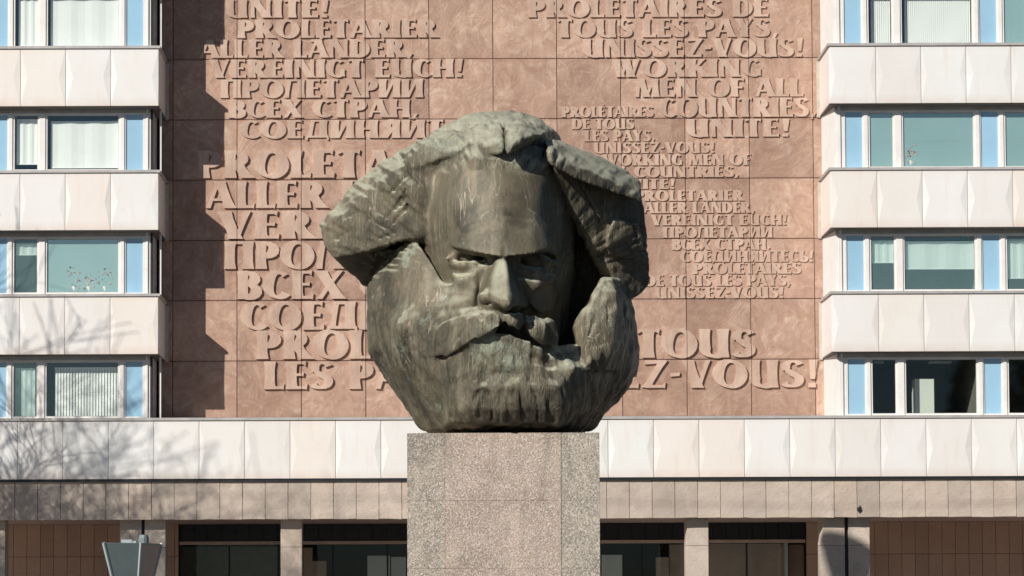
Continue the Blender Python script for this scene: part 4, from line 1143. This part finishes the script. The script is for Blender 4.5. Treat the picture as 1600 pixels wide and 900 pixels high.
# brown slab walls of the arcade
def slab_wall(px0, px1, Y=YR, joints=21.0, first=None):
    z1 = zf0 + .04
    zs = [0, PZ(868, Y) - 1.2, PZ(868, Y), z1]
    p = px0
    edges = [px0]
    q = first if first else px0 + joints
    while q < px1 - 2:
        edges.append(q); q += joints
    edges.append(px1)
    for a, b in zip(edges, edges[1:]):
        for z0_, z1_ in zip(zs, zs[1:]):
            MB().box(PX(a, Y, 860) + .006, PX(b, Y, 860) - .006, Y, Y + .05, z0_ + .006, z1_ - .006).build('wall_slab', M['brown'], OFF)
    MB().box(PX(px0, Y, 860), PX(px1, Y, 860), Y + .055, Y + .25, 0, z1).build('slab_backing', M['joint'], OFF)
slab_wall(-160, 279, first=-160 + 13)
slab_wall(1260, 1860, first=1283)
# dark glazed shop front between them
def glazing(px0, px1):
    zc = PZ(845, YR + .1); zl = PZ(850, YR + .1)
    x0, x1 = PX(px0, YR + .1, 860), PX(px1, YR + .1, 860)
    n = int((x1 - x0) / .37)
    for i in range(n):
        a = x0 + (x1 - x0) * i / n; b = x0 + (x1 - x0) * (i + 1) / n
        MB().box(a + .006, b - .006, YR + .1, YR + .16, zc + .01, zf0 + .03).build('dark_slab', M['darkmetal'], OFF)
    MB().box(x0, x1, YR + .04, YR + .16, zl, zc).build('transom', M['soffit'], OFF)
    n = max(1, round((x1 - x0) / 1.42))
    for i in range(n):
        a = x0 + (x1 - x0) * i / n; b = x0 + (x1 - x0) * (i + 1) / n
        o = MB().box(a, a + .05, YR + .08, YR + .16, 0, zl - .004).build('shop_window', M['darkmetal'], OFF)
        MB().quad((a + .05, YR + .11, .1), (b, YR + .11, .1), (b, YR + .11, zl - .005), (a + .05, YR + .11, zl - .005)).build('pane', M['darkglass'], o)
glazing(281, 433); glazing(433.5, 860); glazing(860.5, 1072); glazing(1072.5, 1258)
# partitions inside the lobby, in paler materials that paint in their light
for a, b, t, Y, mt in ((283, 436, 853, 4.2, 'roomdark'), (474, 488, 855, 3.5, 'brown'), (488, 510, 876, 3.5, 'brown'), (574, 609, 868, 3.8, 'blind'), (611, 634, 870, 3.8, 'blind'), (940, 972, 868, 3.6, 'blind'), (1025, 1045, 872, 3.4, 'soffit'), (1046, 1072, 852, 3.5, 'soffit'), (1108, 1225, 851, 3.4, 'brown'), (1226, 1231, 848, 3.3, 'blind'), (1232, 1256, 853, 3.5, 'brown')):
    MB().box(PX(a, Y, 860), PX(b, Y, 860), Y, Y + .2, 0, PZ(t, Y)).build('partition', M[mt], OFF)  # the white pair beside the plinth stands for a bright ceiling-lamp box

# small dark bracket left on the fascia
bk = MB(); c = P(1342, 795, YF - .03)
bk.box(c.x - .05, c.x + .045, c.y - .04, YF - .013, c.z - .05, c.z + .04); bk.box(c.x + .01, c.x + .03, c.y - .03, YF - .02, c.z + .04, c.z + .10); bk.box(c.x - .02, c.x + .01, c.y - .035, YF - .016, c.z - .09, c.z - .05)
tag(bk.build('wall_bracket', M['darkmetal'], None, bevel=.01), 'small dark bracket left on the pale stone fascia at right', 'bracket')

# ------------------------------------------------------------------ plinth of the head
YP = HEAD_Y - 2.4
PL = empty('plinth', (PX(786, YP), YP + 2, 0), 'tall granite plinth with a rough speckled face carrying the bearded head', 'plinth')
zt = PZ(676.5, YP)
zj = [PZ(y, YP, 786) for y in (1040, 972, 888, 782)]
zs = [0, zj[2] - 1.6, zj[2], zj[3], zt]
xs = [PX(x, YP, 780) for x in (636.3, 695.5, 877, 937.3)]
for i in range(3):
    for j in range(4):
        pr_ = .0 if i == 1 else .012
        m = MB().box(xs[i] + (.002 if i else 0), xs[i + 1] - .002, YP + pr_, YP + 4.6, zs[j] + .0015, zs[j + 1] - .0015)
        o = m.build('granite_block', M['granite'], PL, bevel=.004)
        o.color = (1, 0, 0, 1) if i == 1 else (0 if i == 2 else .25, 0, 0, 1)
build_head()
# ------------------------------------------------------------------ bare trees left of the view; their shadows lie on the left wing
bark = mat_stone('bark', (.10, .085, .07), (.16, .14, .12), (.05, .04, .035), 3, .8)
def bare_tree(x, y, h, seed, label, lean=.0):
    rd = random.Random(seed)
    t = empty('bare_tree', (x, y, 0), label, 'tree', None)
    tr = MB(); br = MB(); tw = MB()
    def grow(p, d, L, r, lvl):
        pts, rs = [p.copy()], [r]
        n = 5 if lvl < 3 else 3
        q = p.copy(); dd = d.copy()
        for i in range(n):
            dd = (dd + Vector((rd.uniform(-1, 1), rd.uniform(-1, 1), rd.uniform(-.3, .7))) * (.10 if lvl < 2 else .2)).normalized()
            q = q + dd * L / n; pts.append(q.copy()); rs.append(max(.011, r * (1 - .55 * (i + 1) / n)))
        (tr if lvl == 0 else br if lvl < 4 else tw).tube(pts, rs, 8 if lvl < 2 else 5 if lvl < 4 else 3, cap=False)
        if lvl >= 5: return
        k = 5 if lvl == 0 else rd.choice((4, 5)) if lvl < 4 else rd.choice((3, 4))
        for i in range(k):
            f = rd.uniform(.45, 1.0) if lvl else rd.uniform(.7, 1.0)
            j = min(n, max(1, round(f * n))); base = pts[j]
            ax = Vector((rd.uniform(-1, 1), rd.uniform(-1, 1), rd.uniform(-.1, .4))).normalized()
            nd = (dd * .75 + ax * .68).normalized()
            grow(base, nd, L * rd.uniform(.58, .80), rs[j] * rd.uniform(.55, .78), lvl + 1)
    grow(Vector((x, y, 0)), Vector((lean, 0, 1)).normalized(), h * .42, h * .025, 0)
    tr.build('trunk', bark, t, smooth=True)
    br.build('branches', bark, t, smooth=True); tw.build('twigs', bark, t)
    return t
bare_tree(-22.6, -14.5, 17.2, 5, 'tall bare tree on the pavement left of the office wing')
bare_tree(-15.9, -10.4, 13.0, 12, 'smallest bare tree, standing nearest the left wing')
bare_tree(-20.8, -18.2, 17.5, 31, 'bare tree farthest from the left wing, on the monument side')

# ------------------------------------------------------------------ street lamp at the lower left
YLAMP = -21.0
top = P(204, 848, YLAMP); sc = (YLAMP - CAM.y) / F_PX
LM = empty('street_lamp', (top.x, YLAMP, 0), 'grey-green tapered street lamp in front of the left stone columns', 'street lamp')
lampm = mat_plain('lamp_paint', (.20, .25, .245), .4, .1, .06); lampedge = mat_plain('lamp_edge_trim', (.42, .50, .50), .4, .1, .05)
milk = mat_plain('lamp_side_glass', (.36, .29, .27), .25, 0, .05)
st, sb, hh = .36, .17, 1.15
ang = R(26)
def lp(u, v, z):
    return (top.x + u * math.cos(ang) + v * math.sin(ang) * 1, YLAMP + .35 - u * math.sin(ang) * -1 + v * math.cos(ang), top.z - z)
def lamp_corner(i, z, gr=0):
    s_ = st + (sb - st) * z / hh + gr
    return lp(*[(-s_, -s_), (s_, -s_), (s_, s_), (-s_, s_)][i], z)
for i, mt in enumerate((lampm, milk, lampm, milk)):
    j = (i + 1) % 4
    m = MB(); a, b = [Vector(lamp_corner(i, z)) for z in (0.02, hh)], [Vector(lamp_corner(j, z)) for z in (0.02, hh)]
    m.quad(a[0], b[0], b[1], a[1])
    o = m.build('lamp_side', mt, LM)
    so_ = o.modifiers.new('thick', 'SOLIDIFY'); so_.thickness = .02
for i in range(4):
    MB().tube([lamp_corner(i, 0, .01), lamp_corner(i, hh, .01)], [.035, .03], 6).build('corner_rail', lampedge, LM)
m = MB(); m.quad(*[lamp_corner(i, .0, .03) for i in range(4)]); o = m.build('lid', lampm, LM); q = o.modifiers.new('thick', 'SOLIDIFY'); q.thickness = .03
m = MB(); c = Vector(lp(.22, -.0, 0)); m.tube([c + Vector((0, 0, -.02)), c + Vector((0, 0, .10)), c + Vector((0, 0, .16))], [.10, .10, .085], 12).build('cap_housing', lampm, LM, smooth=False)
m = MB(); c = Vector(lp(-.05, -.1, 0)); m.box(c.x - .11, c.x + .09, c.y - .06, c.y + .06, c.z, c.z + .065); m.box(c.x + .10, c.x + .17, c.y - .05, c.y + .05, c.z, c.z + .04); m.build('clamp', lampedge, LM)
MB().tube([(top.x, YLAMP + .35, 0), (top.x, YLAMP + .35, top.z - hh)], [.09, .06], 10).build('pole', lampm, LM, smooth=True)

# ------------------------------------------------------------------ plants on the inner window ledges
leafm = mat_plain('dry_leaf', (.55, .42, .36), .7, 0, .2, 12); leafg = mat_plain('green_leaf', (.30, .42, .24), .7, 0, .2, 12); potm = mat_plain('pot', (.8, .78, .72), .5)
def plant(px, pb, hpx, lab, mat, seed, row_z):
    rd = random.Random(seed); Y = YW + .10
    b = P(px, pb, Y); b.z = row_z; h = hpx / F_PX * 68.5
    t = empty('potted_plant', (b.x, Y, b.z), lab, 'potted plant', 'plants behind the office windows')
    MB().tube([b, b + Vector((0, 0, .16))], [.05, .075], 10).build('pot', potm, t)
    m = MB()
    for i in range(130):
        f = rd.random(); c = b + Vector((rd.uniform(-.16, .16) * (1.2 - f * .6), rd.uniform(-.03, .03), .16 + f * h))
        for k in range(2):
            d = Vector((rd.uniform(-1, 1), rd.uniform(-.4, .1), rd.uniform(-.6, 1))).normalized() * rd.uniform(.07, .14); w_ = d.cross(Vector((0, 1, 0))) * .35
            m.quad(c, c + d * .5 + w_, c + d, c + d * .5 - w_)
    m.build('foliage', mat, t); MB().tube([b + Vector((0, 0, .1)), b + Vector((.01, 0, .16 + h * .9))], [.008, .004], 5).build('stem', leafg, t)
zl = rows[4][0] + .17
for i, (px, hh_, lab) in enumerate(((116, 30, 'dry pinkish plant behind the big teal pane at left, leftmost of three'), (139, 18, 'low dry plant between two taller ones behind the teal pane at left'), (164, 28, 'dry pinkish plant behind the big teal pane at left, nearest the blue strip'))):
    plant(px, 452, hh_, lab, leafm, i, zl)
zl = rows[3][0] + .17
plant(1423, 258, 22, 'pale plant with upright leaves behind the big pane of the right wing', leafm, 9, zl)
# ceiling lights seen through the lowest right-hand panes
for a, b, y in ((1366, 1381, 566), (1452, 1487, 566), (1466, 1500, 558)):
    Y = YW + 1.6 if y == 566 else YW + 2.4
    p0, p1 = P(a, y, Y), P(b, y, Y)
    MB().box(p0.x, p1.x, Y, Y + .25, p0.z - .02, p0.z + .03).build('ceiling_light', M['blind'], OFF)

# ------------------------------------------------------------------ lamp hung from a span wire above the square; its shadow falls on a column
lx, ly, lz = -4.6, -18.4, 16.35
HL = empty('hanging_lamp', (lx, ly, lz), 'wide dark lamp hung from a span wire high above the granite plinth', 'lamp')
def lathe(prof, seg=24):
    m = MB()
    for r_, z_ in prof:
        for k in range(seg): m.v.append((lx + r_ * math.cos(2 * math.pi * k / seg), ly + r_ * math.sin(2 * math.pi * k / seg), z_))
    for i in range(len(prof) - 1):
        for k in range(seg):
            k2 = (k + 1) % seg; m.f.append((i * seg + k, i * seg + k2, (i + 1) * seg + k2, (i + 1) * seg + k))
    return m
lathe([(.02, lz), (.35, lz - .06), (.58, lz - .16), (.60, lz - .26), (.02, lz - .262)]).build('hood', M['darkmetal'], HL, smooth=False)
lathe([(.56, lz - .265), (.48, lz - .7), (.36, lz - 1.15), (.02, lz - 1.18)]).build('lamp_bowl', milk, HL)
MB().tube([(lx, ly, lz - .02), (lx, ly, lz + .62)], [.02, .02], 6).build('hanger', M['darkmetal'], HL)
tag(MB().tube([(-40, ly, lz + 1.6), (-20, ly, lz + .95), (lx, ly, lz + .62), (20, ly, lz + 1.1), (40, ly, lz + 1.9)], [.012] * 5, 5).build('span_wire', M['darkmetal'], None), 'thin steel span wire high over the square holding the hanging lamp', 'cable')

# ------------------------------------------------------------------ dense unseen evergreens, added at right to block low sky light
ev = mat_plain('evergreen_needles', (.035, .055, .03), .9, 0, .2, 3)
def evergreen(x, y, h, seed, label):
    rd = random.Random(seed); t = empty('sky_block_evergreen', (x, y, 0), label, 'tree', 'evergreens added out of view to block sky light')
    MB().tube([(x, y, 0), (x, y, h * .95)], [.22, .04], 8).build('trunk', bark, t, smooth=True)
    m = MB()
    for i in range(2600):
        f = rd.random() ** .8; a = rd.uniform(0, 2 * math.pi); rr = (1 - f) * h * .24 * rd.uniform(.45, 1.05) + .2
        c = Vector((x + rr * math.cos(a), y + rr * math.sin(a), .6 + f * (h - .6)))
        d = Vector((math.cos(a), math.sin(a), rd.uniform(-.7, .2))).normalized() * rd.uniform(.35, .8); w_ = d.cross(Vector((rd.uniform(-1, 1), rd.uniform(-1, 1), 1))).normalized() * rd.uniform(.15, .35)
        m.quad(c - w_, c + d * .6 - w_ * .5, c + d, c + w_)
    m.build('crown', ev, t)
for i in range(7):
    evergreen(27 + (i % 2) * 2.5, -62 + i * 8.3, 17 + (i * 5 % 4), 40 + i, 'dark evergreen added out of view at right to block sky light, ' + ('first', 'second', 'third', 'fourth', 'fifth', 'sixth', 'seventh')[i] + ' from the street end')
